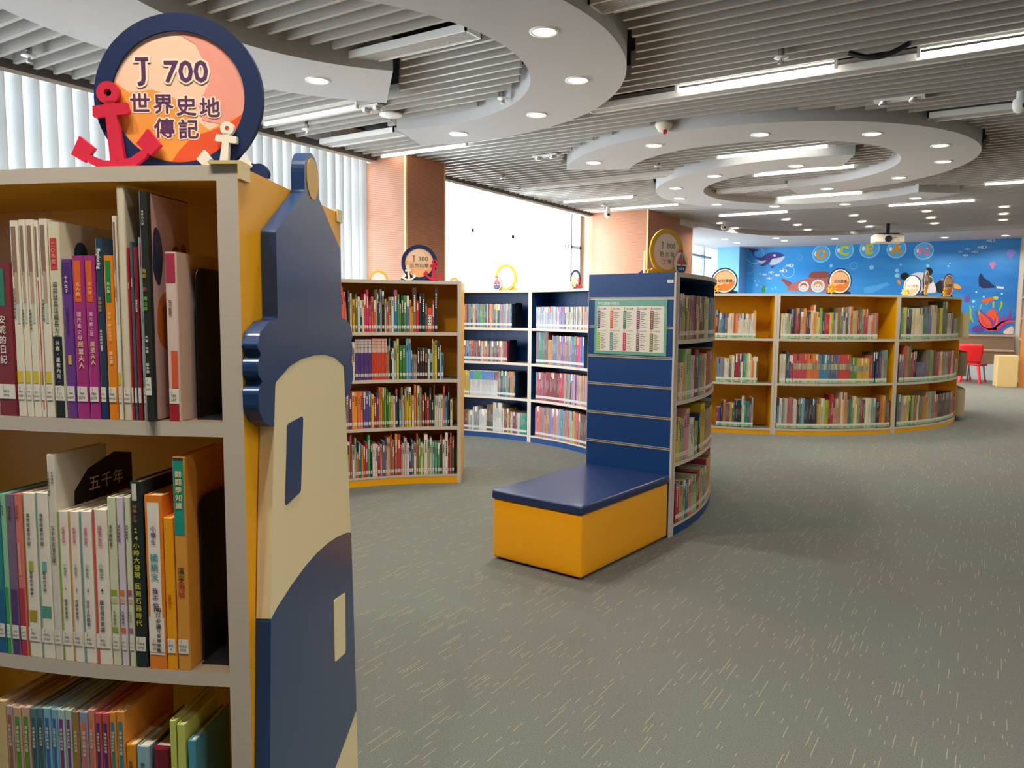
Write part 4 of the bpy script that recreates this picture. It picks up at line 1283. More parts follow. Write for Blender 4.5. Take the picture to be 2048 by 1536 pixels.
        nch = random.randint(4, 9)
        if key == 'J2' and 2 <= i < 26:
            tm = [M_INK]
            for q in range(3):
                yy = h * (0.94 - q * 0.075)
                mb.poly([fr(-s * 0.4, yy - s, 0.0007), fr(s * 0.4, yy - s, 0.0007), fr(s * 0.4, yy, 0.0007), fr(-s * 0.4, yy, 0.0007)], 0)
        elif key == 'J1' and i == 36:
            tm = [M_INK]
            for q in range(3):
                for sx_ in (-0.5, 0.5):
                    yy = h * (0.66 - q * 0.12)
                    mb.poly([fr(xl * sx_ - 0.003, yy - 0.009, 0.0007), fr(xl * sx_ + 0.003, yy - 0.009, 0.0007), fr(xl * sx_ + 0.003, yy, 0.0007), fr(xl * sx_ - 0.003, yy, 0.0007)], 0)
        else:
            for q in range(nch):
                mb.poly([fr(-s * 0.42, y - s * 0.9, 0.0007), fr(s * 0.42, y - s * 0.9, 0.0007), fr(s * 0.42, y, 0.0007), fr(-s * 0.42, y, 0.0007)], 0)
                y -= s * 1.25
                if y < h * 0.3:
                    break
    if mb.v:
        link('spine_lettering', mb, tm, bk)
    return bk


for line in ROWDATA.strip().split('\n'):
    key, items = line.split('|')
    items = [q.split(',') for q in items.split()]
    for i, (a, w, h, col) in enumerate(items):
        tilt = D(random.uniform(-0.05, 0.05))
        a_, w_, h_ = int(a) / 100, int(w) / 10000, int(h) / 1000
        if key == 'J1' and i in (0, 1):
            tilt = D(-3.5)
        book(key, i, len(items), a_, w_ * (0.97 if key[0] == 'P' else 1) - 0.0010, h_, col, tilt)

# ------------------------------------------------------------------ the rest of the books, too small to single out
STUFF = """OL0|1.133|w|10419,8823,243,8fb0b8 c96f4f 4f8a6a 6f9ac0 d9c9a0 2f3f5a c9a0a8 d95a3a 7a9a5a
OL1|0.785|w|10413,8978,213,c9564a 2f3f6a d6d0c4 b0904a 4a7a6a a03a4f 5a8ab0
OL2|0.43|w|10426,10164,257,d9b030 d9b030 c9a82a;10149,9279,259,e0dcd8;9279,8703,265,c9503a 2f4a80 4f9080 b0903a 6f9a8a d9803a 3a5a70
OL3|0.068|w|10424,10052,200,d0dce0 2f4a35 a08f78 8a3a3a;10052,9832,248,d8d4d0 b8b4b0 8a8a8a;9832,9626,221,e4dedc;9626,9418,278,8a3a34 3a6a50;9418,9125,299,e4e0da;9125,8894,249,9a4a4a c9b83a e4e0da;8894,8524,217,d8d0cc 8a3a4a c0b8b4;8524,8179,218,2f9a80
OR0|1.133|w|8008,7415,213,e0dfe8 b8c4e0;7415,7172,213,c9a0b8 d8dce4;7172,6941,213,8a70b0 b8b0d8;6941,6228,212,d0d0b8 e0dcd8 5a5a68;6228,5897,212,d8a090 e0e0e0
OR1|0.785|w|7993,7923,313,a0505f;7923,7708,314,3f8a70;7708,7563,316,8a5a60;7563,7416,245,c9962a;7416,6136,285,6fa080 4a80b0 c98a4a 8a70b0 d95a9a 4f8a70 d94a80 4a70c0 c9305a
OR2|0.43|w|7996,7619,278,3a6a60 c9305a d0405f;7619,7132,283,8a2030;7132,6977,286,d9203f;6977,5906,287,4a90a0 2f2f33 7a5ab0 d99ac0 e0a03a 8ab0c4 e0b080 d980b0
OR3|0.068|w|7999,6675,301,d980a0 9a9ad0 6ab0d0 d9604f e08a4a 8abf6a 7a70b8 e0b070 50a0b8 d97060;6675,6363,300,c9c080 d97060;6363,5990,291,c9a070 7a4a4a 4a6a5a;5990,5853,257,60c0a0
W10|1.033|g|-7848,-7793,300,7a2a30;-7782,-7586,268,5f7a7a 2f5f80 6a5a80;-7586,-7456,263,d8c8a8;-7456,-7359,264,c9502f d97a4a;-7359,-7015,264,d8d0b8 ccc4b4;-7015,-6973,297,d9b080
W11|0.557|g|-7805,-7629,263,7a8494;-7629,-7520,259,d6ccb8;-7520,-7378,293,6a6470 d6d0c0 2f2f33;-7378,-7303,305,a82a34;-7292,-7033,312,4a7a80 8aa05a c0c08a d9d0b0;-7033,-6904,282,d97a4a d9cfb0 5a6a3a
W12|0.071|g|-7772,-7683,207,9a3040 4a4a80;-7672,-7562,286,2f3a3a c96a5a;-7562,-7366,257,6a5a40 c98a4a 3a6a5a;-7366,-7213,293,26282c;-7213,-7148,333,d0ccb0;-7148,-7040,274,2f7a68;-7040,-6965,325,8f4a80 9a9a98
W20|1.033|g|-6437,-6222,268,d0c8a8 a0b090;-6222,-6124,316,4a3038;-6124,-6015,327,a04a48 7a2f34;-6015,-5960,290,d0a890;-5960,-5895,322,d98a3a;-5895,-5795,296,3a4a5a 5a3a40;-5795,-5729,302,d8c0a0;-5729,-5662,360,d98a40;-5662,-5595,292,d0c080;-5595,-5539,334,7a9a50;-5539,-5482,292,34405a;-5482,-5368,266,b83038;-5368,-5299,277,d0b84a;-5299,-5184,288,7a8a78 c0b898;-5184,-5042,336,7a7450;-5042,-4935,278,c8c0b0 4a5a5a 3a3a44;-4935,-4826,353,c8b0a8 c96a4a;-4826,-4704,311,c8b080 b89a60;-4704,-4604,274,9a2f3a 6a6a50;-4604,-4438,328,7a8a78 b83040 a04a44;-4438,-4268,259,d8b0a0 c9804a;-4268,-4174,281,9a9a90 c9605a
W21|0.557|g|-6430,-6300,313,d0c8a8;-6289,-6224,335,44505a;-6224,-6148,304,3a4a70 a0405a;-6137,-5829,316,c04a58*;-5829,-5560,317,d9763a*;-5560,-5122,313,4a80a0* 5a6080*;-5122,-4821,313,c84a40*;-4821,-4660,281,5a8a40*;-4660,-4352,275,d0a030*;-4352,-4273,302,b04a3a;-4273,-4206,339,3f4a50;-4178,-4013,339,34304a 5a4a60;-4013,-3957,339,a89890;-3957,-3856,360,7a9078
W22|0.071|g|-6455,-6401,332,4a84a8;-6401,-6347,327,d0c8a8;-6347,-6281,328,5a6a80 a0907a;-6281,-6172,328,b8b8b0 c05060;-6172,-6095,335,9a6a6a;-6095,-5963,319,d8d0b8 3a3a3a;-5963,-5852,331,5a7a70 7aa0b0;-5852,-5559,321,3a4048 26282e 34384a;-5559,-5479,268,c0a040;-5479,-5387,327,c8b898;-5387,-5248,311,9ab02a 8a2f2a;-5248,-5189,370,b8303a;-5189,-5010,321,b09080 c8905a;-5010,-4840,397,d8c0a0 c98a58;-4840,-4691,326,4a6a60 7a8a4a;-4691,-4615,347,d0c8b0;-4615,-4513,335,c0a030 5a7a6a;-4513,-4409,308,8a2f30 4a4a3a;-4409,-4113,328,d8d0b0 8aa088;-4113,-3930,292,3a2a28 c9703a;-3930,-3770,356,d9903a 4a5a4a;-3770,-3650,288,b86a5a 2a2a2e
W30|1.033|g|-3511,-3335,349,5f8a80 c0c040;-3335,-3169,334,2f3a50;-3169,-2750,341,d8c8a0;-2750,-2398,359,4f7a70 70708a;-2398,-2165,378,c8b890;-2165,-1850,351,7a6a50 c8c040;-1850,-1575,426,5a6a50;-1575,-1246,291,c8b8a0;-1246,-1022,304,3a6070;-1022,-744,235,d88a80;-744,-327,247,4f9a50
W31|0.557|g|-3498,-3337,314,7a5a60 5a7a90;-3321,-3118,406,c06a50 4a7a50;-3118,-2902,339,a83a38 30302e;-2902,-2546,220,6a5a80;-2546,-2085,350,7a6a50 8a8a60 4a5a30;-2085,-1565,329,b03a48 d8b890 c08a60;-1565,-1099,323,8a9a90 c03030;-1099,-647,335,c8b090 a83030;-647,196,221,c8b090
W32|0.071|g|-3486,-3374,355,5a7068;-3374,-3173,336,c0988a;-3173,-2922,338,c0c030 2f4a50 8aa860;-2922,-2730,333,a0603a d0c0a0;-2730,-2393,316,7a6a4a c98a30;-2393,-2004,365,a8a090 8a8a70;-2004,-1838,323,c8604a;-1838,-937,328,4f4840 5f564c;-937,-546,327,c06a4a;-546,-32,255,4a6a80 a02f48
W40|1.033|g|-80,2400,300,c0b080 d8c890 6a7a5a
W41|0.557|g|-80,2400,290,7a6a50 5a4a3a c8b090
W42|0.071|g|-80,2400,310,b0a080 a87a50 5a6a50
P1x|1.133|w|903,2330,255,2f5f9a 2f5f9a 2f5f9a 2f5f9a 8aa03a c9c05a
P2x|0.785|w|720,2330,264,50584f d6cf4a c9564a b8a890 b03a30 8f2f2f
P3x|0.43|w|719,2330,249,c9a81e 3f6a3a b0a88f 4a8090 d9a03a c93f34
P4x|0.068|w|956,2330,275,c9961e c9961e c9961e c9961e 5a6a80 9a2f3f"""
CFG = {'OL': (RO, 2.108, -1), 'OR': (RO, 2.108, -1), 'W': (RW, 2.742, 1), 'P': (RO, 2.663, 1)}
verts, faces, cols = [], [], []


def quad(pts, colr):
    n = len(verts)
    verts.extend([tuple(p) for p in pts])
    faces.append((n, n + 1, n + 2, n + 3))
    cols.append(colr)


rs = random.Random(5)
for line in STUFF.strip().split('\n'):
    key, z, style, runs = line.split('|')
    c, r, face = CFG[key[:2] if key[0] == 'O' else key[0]]
    if key[:2] == 'W4':
        r = 2.84
    z = float(z)
    for run in runs.split(';'):
        a0, a1, hh, pal = run.split(',')
        a0, a1, hh = int(a0) / 100, int(a1) / 100, int(hh) / 1000
        if a0 > a1:
            a0, a1 = a1, a0
        lo_, hi_ = {'OL': (82.9, 110), 'OR': (53.9, 81.1), 'P1': (-4.6, 23.0), 'P2': (-4.6, 23.0), 'P3': (-4.6, 23.0), 'P4': (-4.6, 23.0), 'W1': (-93.6, -66.1), 'W2': (-64.5, -37.0), 'W3': (-35.4, -2.4), 'W4': (-0.6, 26)}[key[:2]]
        a0, a1 = max(a0, lo_), min(a1, hi_)
        pal = pal.split()
        band = pal[0].endswith('*')
        pal = [q.rstrip('*') for q in pal]
        span = D(a1 - a0) * r
        n = max(1, round(span / (0.013 if len(pal) < 4 else 0.015)))
        if style == 'g' and span < 0.05:
            n = max(len(pal), round(span / 0.02), 1)
        seqpal = len(pal) <= 3 and key[0] == 'W'
        for i in range(n):
            am = a0 + (a1 - a0) * (i + 0.5) / n
            w = span / n - 0.0009
            h = hh * rs.uniform(0.965, 1.0) if len(pal) > 1 else hh * rs.uniform(0.985, 1)
            colr = lin(pal[int(i * len(pal) / n)] if seqpal else rs.choice(pal))
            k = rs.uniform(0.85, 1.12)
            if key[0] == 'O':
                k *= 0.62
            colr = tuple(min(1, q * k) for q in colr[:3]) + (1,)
            e = Vector((math.cos(D(am)), math.sin(D(am)), 0)) * face
            rt = Vector((-e.y, e.x, 0))
            fr = Fr((c[0] + r * math.cos(D(am)), c[1] + r * math.sin(D(am)), z + 0.0004), rt, (0, 0, 1))
            dp = rs.uniform(0.15, 0.18)
            hw = w / 2
            ink = (0.6, 0.57, 0.5, 1) if sum(colr[:3]) < 0.6 else (0.06, 0.06, 0.07, 1)
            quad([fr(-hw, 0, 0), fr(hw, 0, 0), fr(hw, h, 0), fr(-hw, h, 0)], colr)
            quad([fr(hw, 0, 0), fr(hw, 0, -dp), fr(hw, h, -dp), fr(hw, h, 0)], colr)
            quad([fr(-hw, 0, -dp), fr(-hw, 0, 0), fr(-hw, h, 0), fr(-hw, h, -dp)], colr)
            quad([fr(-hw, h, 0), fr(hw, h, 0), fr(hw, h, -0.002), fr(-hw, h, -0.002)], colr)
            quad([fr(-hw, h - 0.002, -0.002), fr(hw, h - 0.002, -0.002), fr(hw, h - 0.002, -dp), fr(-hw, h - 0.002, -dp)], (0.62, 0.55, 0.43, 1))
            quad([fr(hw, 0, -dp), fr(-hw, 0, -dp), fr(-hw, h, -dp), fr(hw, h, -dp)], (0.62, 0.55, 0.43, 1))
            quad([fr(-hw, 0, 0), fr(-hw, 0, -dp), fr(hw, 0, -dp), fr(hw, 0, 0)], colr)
            y0, y1 = (0.022, 0.045) if style == 'w' else (0.03, 0.052)
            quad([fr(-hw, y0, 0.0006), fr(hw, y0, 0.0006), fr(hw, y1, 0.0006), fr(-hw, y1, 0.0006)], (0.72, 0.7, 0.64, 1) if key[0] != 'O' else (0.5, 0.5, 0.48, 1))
            if style == 'g':
                quad([fr(-hw, 0.006, 0.0006), fr(hw, 0.006, 0.0006), fr(hw, y0, 0.0006), fr(-hw, y0, 0.0006)], rs.choice([(0.33, 0.55, 0.27, 1), (0.42, 0.6, 0.33, 1), (0.2, 0.4, 0.2, 1)]))
            if band:
                quad([fr(-hw, h * 0.48, 0.0006), fr(hw, h * 0.48, 0.0006), fr(hw, h * 0.68, 0.0006), fr(-hw, h * 0.68, 0.0006)], rs.choice([(0.5, 0.42, 0.16, 1), (0.2, 0.25, 0.2, 1), (0.55, 0.5, 0.3, 1), (0.16, 0.3, 0.3, 1)]))
            if pal[0] == 'e0dcd8' and style == 'w':
                quad([fr(-hw, h * 0.64, 0.0006), fr(hw, h * 0.64, 0.0006), fr(hw, h * 0.98, 0.0006), fr(-hw, h * 0.98, 0.0006)], lin('7a2030' if i < n * 0.12 else '2f6aa0' if i < n * 0.6 else '2f8a55' if i < n * 0.86 else '3a6ab0'))
            if rs.random() < 0.75:
                ya, yb = rs.uniform(0.3, 0.5) * h, rs.uniform(0.6, 0.9) * h
                quad([fr(-hw * 0.3, ya, 0.0009), fr(hw * 0.3, ya, 0.0009), fr(hw * 0.3, yb, 0.0009), fr(-hw * 0.3, yb, 0.0009)], tuple(0.5 * p + 0.5 * q for p, q in zip(ink, colr)))
            if rs.random() < 0.3:
                ya = rs.uniform(0.7, 0.85) * h
                cc = lin(rs.choice(['d9cfba', 'c9a03a', '5a8ab0', 'b0503f', 'e0dcd2', '3a3a44']))
                quad([fr(-hw, ya, 0.0005), fr(hw, ya, 0.0005), fr(hw, h, 0.0005), fr(-hw, h, 0.0005)], cc)
me = bpy.data.meshes.new('books')
me.from_pydata(verts, [], faces)
ca = me.color_attributes.new('cover_colour', 'FLOAT_COLOR', 'CORNER')
buf = []
for p, cc in zip(me.polygons, cols):
    buf += list(cc) * len(p.vertices)
ca.data.foreach_set('color', buf)
M_MANY = bpy.data.materials.new('book_covers')
M_MANY.use_nodes = True
nt = M_MANY.node_tree
at = nt.nodes.new('ShaderNodeAttribute')
at.attribute_name = 'cover_colour'
nt.links.new(at.outputs['Color'], nt.nodes['Principled BSDF'].inputs['Base Color'])
nt.nodes['Principled BSDF'].inputs['Roughness'].default_value = 0.5
me.materials.append(M_MANY)
ob = bpy.data.objects.new('books', me)
COL.objects.link(ob)
tag(ob, 'rows of small books filling the blue and far yellow bookcases', 'books', None, 'stuff')


# ------------------------------------------------------------------ bookends
def bookend(c, r, a, face, z, h, dp, label):
    e = Vector((math.cos(D(a)), math.sin(D(a)), 0)) * face
    rt = Vector((-e.y, e.x, 0))
    fr = Fr((c[0] + r * math.cos(D(a)), c[1] + r * math.sin(D(a)), z + 0.0004), rt, (0, 0, 1))
    t = thing('bookend', label, 'bookend', fr(0, 0, -dp / 2), 'black metal bookends')
    mb = MB()
    g = Fr(fr(0.0, 0, 0), -fr.n, fr.up)
    out = [(0.02, 0.0), (dp, 0.0), (dp, h - 0.02)] + [(dp - 0.02 + 0.02 * math.cos(D(q)), h - 0.02 + 0.02 * math.sin(D(q))) for q in (30, 60, 90)] + \
          [(0.04 + 0.02 * math.cos(D(q)), h - 0.02 + 0.02 * math.sin(D(q))) for q in (90, 120, 150)] + [(0.02, h - 0.02)]
    mb.prism(g, out, -0.001, 0.001)
    link('upright', mb, M_BLACK, t)
    mb = MB()
    mb.box(0.0012, 0.05, 0.0, 0.0015, -dp, -0.01, 0, fr)
    link('foot', mb, M_BLACK, t)


bookend(RC, 2.47, 297.22, 1, 1.083, 0.262, 0.2, 'black bookend holding the top row in the nearest bookcase')
bookend(RC, 2.47, 297.12, 1, 0.641, 0.30, 0.2, 'black bookend holding the second row in the nearest bookcase')
for a, z, h, lab in ((87.9, 1.133, 0.25, 'black bookend on the top shelf beside the J 300 bookcase'), (89.5, 0.785, 0.225, 'black bookend on the second shelf beside the J 300 bookcase'),
                     (86.7, 0.43, 0.26, 'black bookend on the third shelf beside the J 300 bookcase'), (58.6, 1.133, 0.24, 'black bookend at the end of the white comics by the poster panel'),
                     (60.8, 0.785, 0.29, 'black bookend at the end of the second row by the poster panel'), (58.6, 0.43, 0.26, 'black bookend at the end of the red row by the poster panel')):
    bookend(RO, 2.12, a, -1, z, h, 0.16, lab)

# ------------------------------------------------------------------ lighthouse cut-out on the end of the nearest bookcase
al = D(299.5)
e_out = Vector((math.cos(al), math.sin(al), 0))
n_l = Vector((-math.sin(al), math.cos(al), 0))
P0 = Vector((RC[0], RC[1], 0)) + e_out * 2.49
LF = Fr(P0 + n_l * 0.0005, -e_out, (0, 0, 1))
lsgn = 1 if LF.n.dot(n_l) > 0 else -1
if lsgn < 0:
    LF = Fr(P0 + n_l * 0.0005, e_out, (0, 0, 1))
sx = -1 if lsgn < 0 else 1


def LP(pts):
    return [(sx * x, z) for x, z in pts]


T = 0.027
lc = LF(sx * 0.3, 0, T / 2)
lh = thing('lighthouse_cutout', 'tall navy and cream lighthouse board on the end of the nearest bookcase', 'decoration', (lc.x, lc.y, 0))
cx = 0.300
right = [(cx + 0.046, 1.545), (cx + 0.046, 1.508), (cx + 0.208, 1.414), (cx + 0.208, 1.258), (cx + 0.25, 1.254), (cx + 0.292, 1.236), (cx + 0.305, 1.212), (cx + 0.29, 1.199),
         (cx + 0.304, 1.186), (cx + 0.304, 1.166), (cx + 0.287, 1.152), (cx + 0.306, 1.138), (cx + 0.305, 1.108), (cx + 0.285, 1.085), (cx + 0.25, 1.07), (cx + 0.236, 1.068), (cx + 0.226, 1.145)]
arch = [(cx + 0.15, 1.169), (cx + 0.08, 1.179), (cx, 1.182), (cx - 0.08, 1.179), (cx - 0.15, 1.169)]
left = [(2 * cx - x, z) for x, z in right][::-1]
knob = [(cx + 0.046 * math.cos(D(q)), 1.545 + 0.045 * math.sin(D(q))) for q in range(170, 0, -10)]
top = right + arch + left + knob
mb = MB()
mb.prism(LF, LP(top), 0, T)
roof = link('lantern_room', mb, M_NAVY, lh, bevel=0.006, seg=3)
mb = MB()
mb.prism(LF, LP(ell(cx + 0.004, 1.54, 0.037, 0.041, 32)), T, T + 0.0012)
link('lamp', mb, M_TAN, roof)
tower = [(cx - 0.226, 1.144), (cx - 0.234, 1.068), (cx - 0.25, 0.94), (cx - 0.271, 0.728), (cx - 0.235, 0.738), (cx - 0.16, 0.751), (cx - 0.08, 0.760), (cx, 0.763), (cx + 0.08, 0.760), (cx + 0.16, 0.751), (cx + 0.235, 0.738),
         (cx + 0.271, 0.728), (cx + 0.25, 0.94), (cx + 0.234, 1.068), (cx + 0.226, 1.144)] + [(x, z - 0.0006) for x, z in arch]
mb = MB()
mb.prism(LF, LP(tower), 0.0004, T - 0.0008)
tw = link('tower_wall', mb, M_CREAM, lh, bevel=0.002)
mb = MB()
mb.prism(LF, LP([(0.131, 1.059), (0.139, 1.063), (0.215, 1.066), (0.221, 1.06), (0.2, 0.922), (0.193, 0.918), (0.117, 0.912), (0.113, 0.918)]), T - 0.0008, T + 0.0006)
link('window', mb, M_NAVY, tw)
arc_l = [(cx + 0.271, 0.727), (cx + 0.235, 0.737), (cx + 0.16, 0.750), (cx + 0.08, 0.759), (cx, 0.762), (cx - 0.08, 0.759), (cx - 0.16, 0.750), (cx - 0.235, 0.737), (cx - 0.271, 0.727)]
low = [(cx - 0.305, 0.185), (cx - 0.2, 0.186), (cx - 0.1, 0.192), (cx, 0.2), (cx + 0.1, 0.213), (cx + 0.2, 0.230), (cx + 0.304, 0.25)]
mb = MB()
mb.prism(LF, LP(arc_l + [(cx - 0.29, 0.47)] + low + [(cx + 0.29, 0.47)]), 0.0, T)
tb = link('tower_base', mb, M_NAVY, lh, bevel=0.004)
mb = MB()
mb.prism(LF, LP([(0.412, 0.609), (0.421, 0.614), (0.5, 0.600), (0.508, 0.594), (0.505, 0.455), (0.498, 0.451), (0.421, 0.466), (0.414, 0.472)]), T, T + 0.001)
link('window', mb, M_CREAM, tb)
mb = MB()
mb.prism(LF, LP([(x, z - 0.0006) for x, z in low] + [(cx + 0.32, 0.0), (cx - 0.32, 0.0)]), 0.0004, T - 0.0008)
link('tower_foot', mb, M_CREAM, lh, bevel=0.002)


# ------------------------------------------------------------------ round signs standing on the bookcases
def anchor_bm(mb, fr, cx, cy, s, rot, d0, d1, m=0):
    c_, s_ = math.cos(rot), math.sin(rot)

    def R(pts):
        return [(cx + s * (x * c_ - y * s_), cy + s * (x * s_ + y * c_)) for x, y in pts]
    k = R([(0, 0.88)])[0]
    annulus(mb, fr, k[0], k[1], s * 0.045, s * 0.135, d0, d1, m, n=28)
    mb.prism(fr, R([(-0.06, 0.78), (-0.085, 0.06), (0.085, 0.06), (0.06, 0.78)]), d0, d1, m)
    mb.prism(fr, R([(-0.2, 0.6), (-0.215, 0.63), (-0.2, 0.74), (0.2, 0.74), (0.215, 0.63), (0.2, 0.6)]), d0, d1 * 1.0001, m)
    arc = [(-0.40 * 1.0, 0.26), (-0.30, 0.15), (-0.16, 0.075), (0, 0.055), (0.16, 0.075), (0.30, 0.15), (0.40, 0.26), (0.43, 0.20), (0.34, 0.06), (0.2, -0.03), (0, -0.065), (-0.2, -0.03), (-0.34, 0.06), (-0.43, 0.2)]
    mb.prism(fr, R(arc), d0, d1 * 0.9999, m)
    for q in (1, -1):
        mb.prism(fr, R([(q * 0.25, 0.235), (q * 0.41, 0.40), (q * 0.54, 0.19), (q * 0.40, 0.08)]), d0, d1 * 1.0002, m)


def sign(kind, x, y, face, R, label, lines=(), big=False, group='round signs standing on the bookcases', z=H):
    f = D(face)
    nf = Vector((math.cos(f), math.sin(f), 0))
    rt = Vector((-math.sin(f), math.cos(f), 0))
    z0 = z + 0.0006
    fr = Fr((x, y, z0), rt, (0, 0, 1))
    if big:
        fr.rt = fr.rt * 1.06      # the large sign is a little wider than high
    s = thing('round_sign', label, 'sign', (x, y, z0), group)
    k = R / 0.15
    th = 0.012 * k
    rim_m = {'anchor': M_NAVYD, 'boat': mat('yellow_foam', 'd9ab2f', 0.5, 0.3, 0.05, 20), 'wheel': M_NAVYD}[kind]
    mb = MB()
    annulus(mb, fr, 0, R, R * 0.79, R, -th, 0.0, 0, n=64)
    link('rim', mb, rim_m, s)
    # wavy foot and a strut that keeps the board upright
    mb = MB()
    foot = [(-1.02, 0), (1.02, 0), (1.06, 0.1), (0.98, 0.22), (0.84, 0.2), (0.74, 0.3), (0.5, 0.22), (0.3, 0.16), (0, 0.12), (-0.3, 0.16), (-0.5, 0.22), (-0.74, 0.3), (-0.84, 0.2), (-0.98, 0.22), (-1.06, 0.1)]
    mb.prism(fr, [(q * R * 0.98, max(0.0, w * R)) for q, w in smooth_pts(foot, 2)], -th * 2.0, -th - 0.0004)
    mb.prism(Fr(fr(-0.006, 0, -th * 2.0), -fr.n, (0, 0, 1)), [(0, 0), (R * 0.42, 0), (0, R * 0.5)], -0.006, 0.006)
    link('foot', mb, rim_m, s)
    mb = MB()
    pm = {'anchor': M_PEACH, 'boat': mat('pink_print', 'f3dcd2', 0.12, 0.6, 0.05), 'wheel': mat('orange_print', 'efb98a', 0.25, 0.5, 0.05)}[kind]
    mb.prism(fr, ell(0, R, R * 0.815, R * 0.815, 64), -th * 0.9, -th * 0.35)
    face_p = link('face_panel', mb, pm, s)
    d = -th * 0.35 + 0.0003
    # printed swirls
    mb = MB()
    rr = R * 0.79

    def clipd(pts):
        o = []
        for px_, py_ in pts:
            q = math.hypot(px_, py_)
            if q > 1:
                px_, py_ = px_ / q, py_ / q
            o.append((px_ * rr, R + py_ * rr))
        return o
    if kind == 'anchor':
        sw1 = [(math.cos(D(q)), math.sin(D(q))) for q in range(-10, 95, 6)] + [(0.28, 0.8), (0.5, 0.3), (0.3, -0.1), (0.35, -0.35), (0.7, -0.42), (0.95, -0.3)]
        sw2 = [(math.cos(D(q)), math.sin(D(q))) for q in range(165, 350, 6)] + [(0.75, -0.34), (0.45, -0.5), (0.2, -0.3), (-0.1, 0.02), (-0.4, 0.12), (-0.75, 0.08)]
        sw3 = [(math.cos(D(q)), math.sin(D(q))) for q in range(262, 352, 6)] + [(0.8, -0.36), (0.5, -0.5), (0.2, -0.6), (0.0, -0.8)]
        mb.prism(fr, clipd(sw1), d, d + 0.0002, 0)
        mb.prism(fr, clipd(sw2), d + 0.0002, d + 0.0004, 1)
        mb.prism(fr, clipd(sw3), d + 0.0004, d + 0.0006, 2)
        link('printed_swirl', mb, [mat('print_rose', 'ec9f8e', 0.3), mat('print_orange', 'ec9a4a', 0.3), mat('print_red', 'df5836', 0.3)] if big else
             [mat('print_apricot', 'efbf94', 0.3), mat('print_pale_orange', 'f0b07c', 0.3), mat('print_pale_orange', 'f0b07c', 0.3)], face_p)
    elif kind == 'wheel':
        sw2 = [(math.cos(D(q)), math.sin(D(q))) for q in range(200, 362, 6)] + [(0.8, 0.0), (0.4, -0.35), (0.0, -0.25), (-0.4, -0.45)]
        mb.prism(fr, clipd(sw2), d + 0.0002, d + 0.0004, 0)
        link('printed_swirl', mb, [mat('print_deep_orange', 'e2793a', 0.3)], face_p)
    else:
        sw2 = [(math.cos(D(q)), math.sin(D(q))) for q in range(185, 330, 6)] + [(0.6, -0.2), (0.2, -0.4), (-0.2, -0.1), (-0.6, 0.1)]
        mb.prism(fr, clipd(sw2), d + 0.0002, d + 0.0004, 0)
        link('printed_swirl', mb, [mat('print_salmon', 'efc0ae', 0.15, 0.6)], face_p)
    if kind == 'wheel':
        mb = MB()
        annulus(mb, fr, 0, R, R * 0.80, R * 0.9, 0.0, th * 0.3, 0, n=56)
        link('inner_rim', mb, M_WFOAM, s)
    # lettering
    if lines:
        mb = MB()
        for (t_, tx, ty, sz) in lines:
            if t_ == 'J':      # capital J with a head serif
                q = sz * R
                for m_, gr_, dd_ in ((0, 0.07, d + 0.0009), (1, 0.0, d + 0.0013 + 0.008 * q)):
                    mb.box(tx * R - q * (0.2 + gr_), tx * R + q * (0.24 + gr_), R + ty * R + q * (0.37 - gr_), R + ty * R + q * (0.47 + gr_), dd_, dd_ + 0.0002, m_, fr)
            put_text(mb, fr, t_, tx * R, R + ty * R, sz * R, 0, 0.09, d + 0.0008)
            put_text(mb, fr, t_, tx * R, R + ty * R, sz * R, 1, 0.02, d + 0.0010 + 0.008 * sz * R)
        ink = {'anchor': mat('ink_plum', '5a2f58', 0.5), 'boat': mat('ink_greygreen', '6f7a6c', 0.5), 'wheel': mat('ink_brown', '5f4a3a', 0.5)}[kind]
        if not big and kind == 'anchor':
            ink = mat('ink_olive', '5f6a48', 0.5)
        link('lettering', mb, [mat('print_halo', 'f5e2cc', 0.4) if big or kind == 'boat' else pm, ink], s)
    # figures in front
    if kind == 'anchor':
        mb = MB()
        if big:
            anchor_bm(mb, fr, -0.70 * R, 0.16 * R, 1.0 * R, D(6), th * 0.2, th * 1.0)
        else:
            anchor_bm(mb, fr, 0.76 * R, 0.12 * R, 1.05 * R, D(-6), th * 0.2, th * 1.0)
        link('anchor', mb, M_RED, s)['label'] = 'red foam anchor'
        mb = MB()
        if big:
            anchor_bm(mb, fr, 0.54 * R, 0.08 * R, 0.6 * R, D(-7), th * 0.2, th * 1.0)
        else:
            anchor_bm(mb, fr, -0.56 * R, 0.06 * R, 0.78 * R, D(6), th * 0.2, th * 1.0)
        link('anchor', mb, M_WFOAM, s)['label'] = 'small white anchor'
    elif kind == 'wheel':
        mb = MB()
        wx, wy = -0.72 * R, 0.42 * R
        annulus(mb, fr, wx, wy, 0.22 * R, 0.30 * R, th * 0.4, th * 1.1, 0, n=32)
        annulus(mb, fr, wx, wy, 0.02 * R, 0.09 * R, th * 0.4, th * 1.15, 0, n=20)
        for q in range(8):
            a = D(q * 45)
            u = (math.cos(a), math.sin(a))
            v = (-u[1], u[0])
            w_ = 0.028 * R
            mb.prism(fr, [(wx + u[0] * 0.08 * R + v[0] * w_ * j, wy + u[1] * 0.08 * R + v[1] * w_ * j) for j in (-1, 1)][:1] +
                     [(wx + u[0] * 0.37 * R - v[0] * w_, wy + u[1] * 0.37 * R - v[1] * w_), (wx + u[0] * 0.37 * R + v[0] * w_, wy + u[1] * 0.37 * R + v[1] * w_),
                      (wx + u[0] * 0.08 * R + v[0] * w_, wy + u[1] * 0.08 * R + v[1] * w_)], th * 0.45, th * 1.05)
            mb.prism(fr, ell(wx + u[0] * 0.39 * R, wy + u[1] * 0.39 * R, 0.045 * R, 0.045 * R, 10), th * 0.44, th * 1.06)
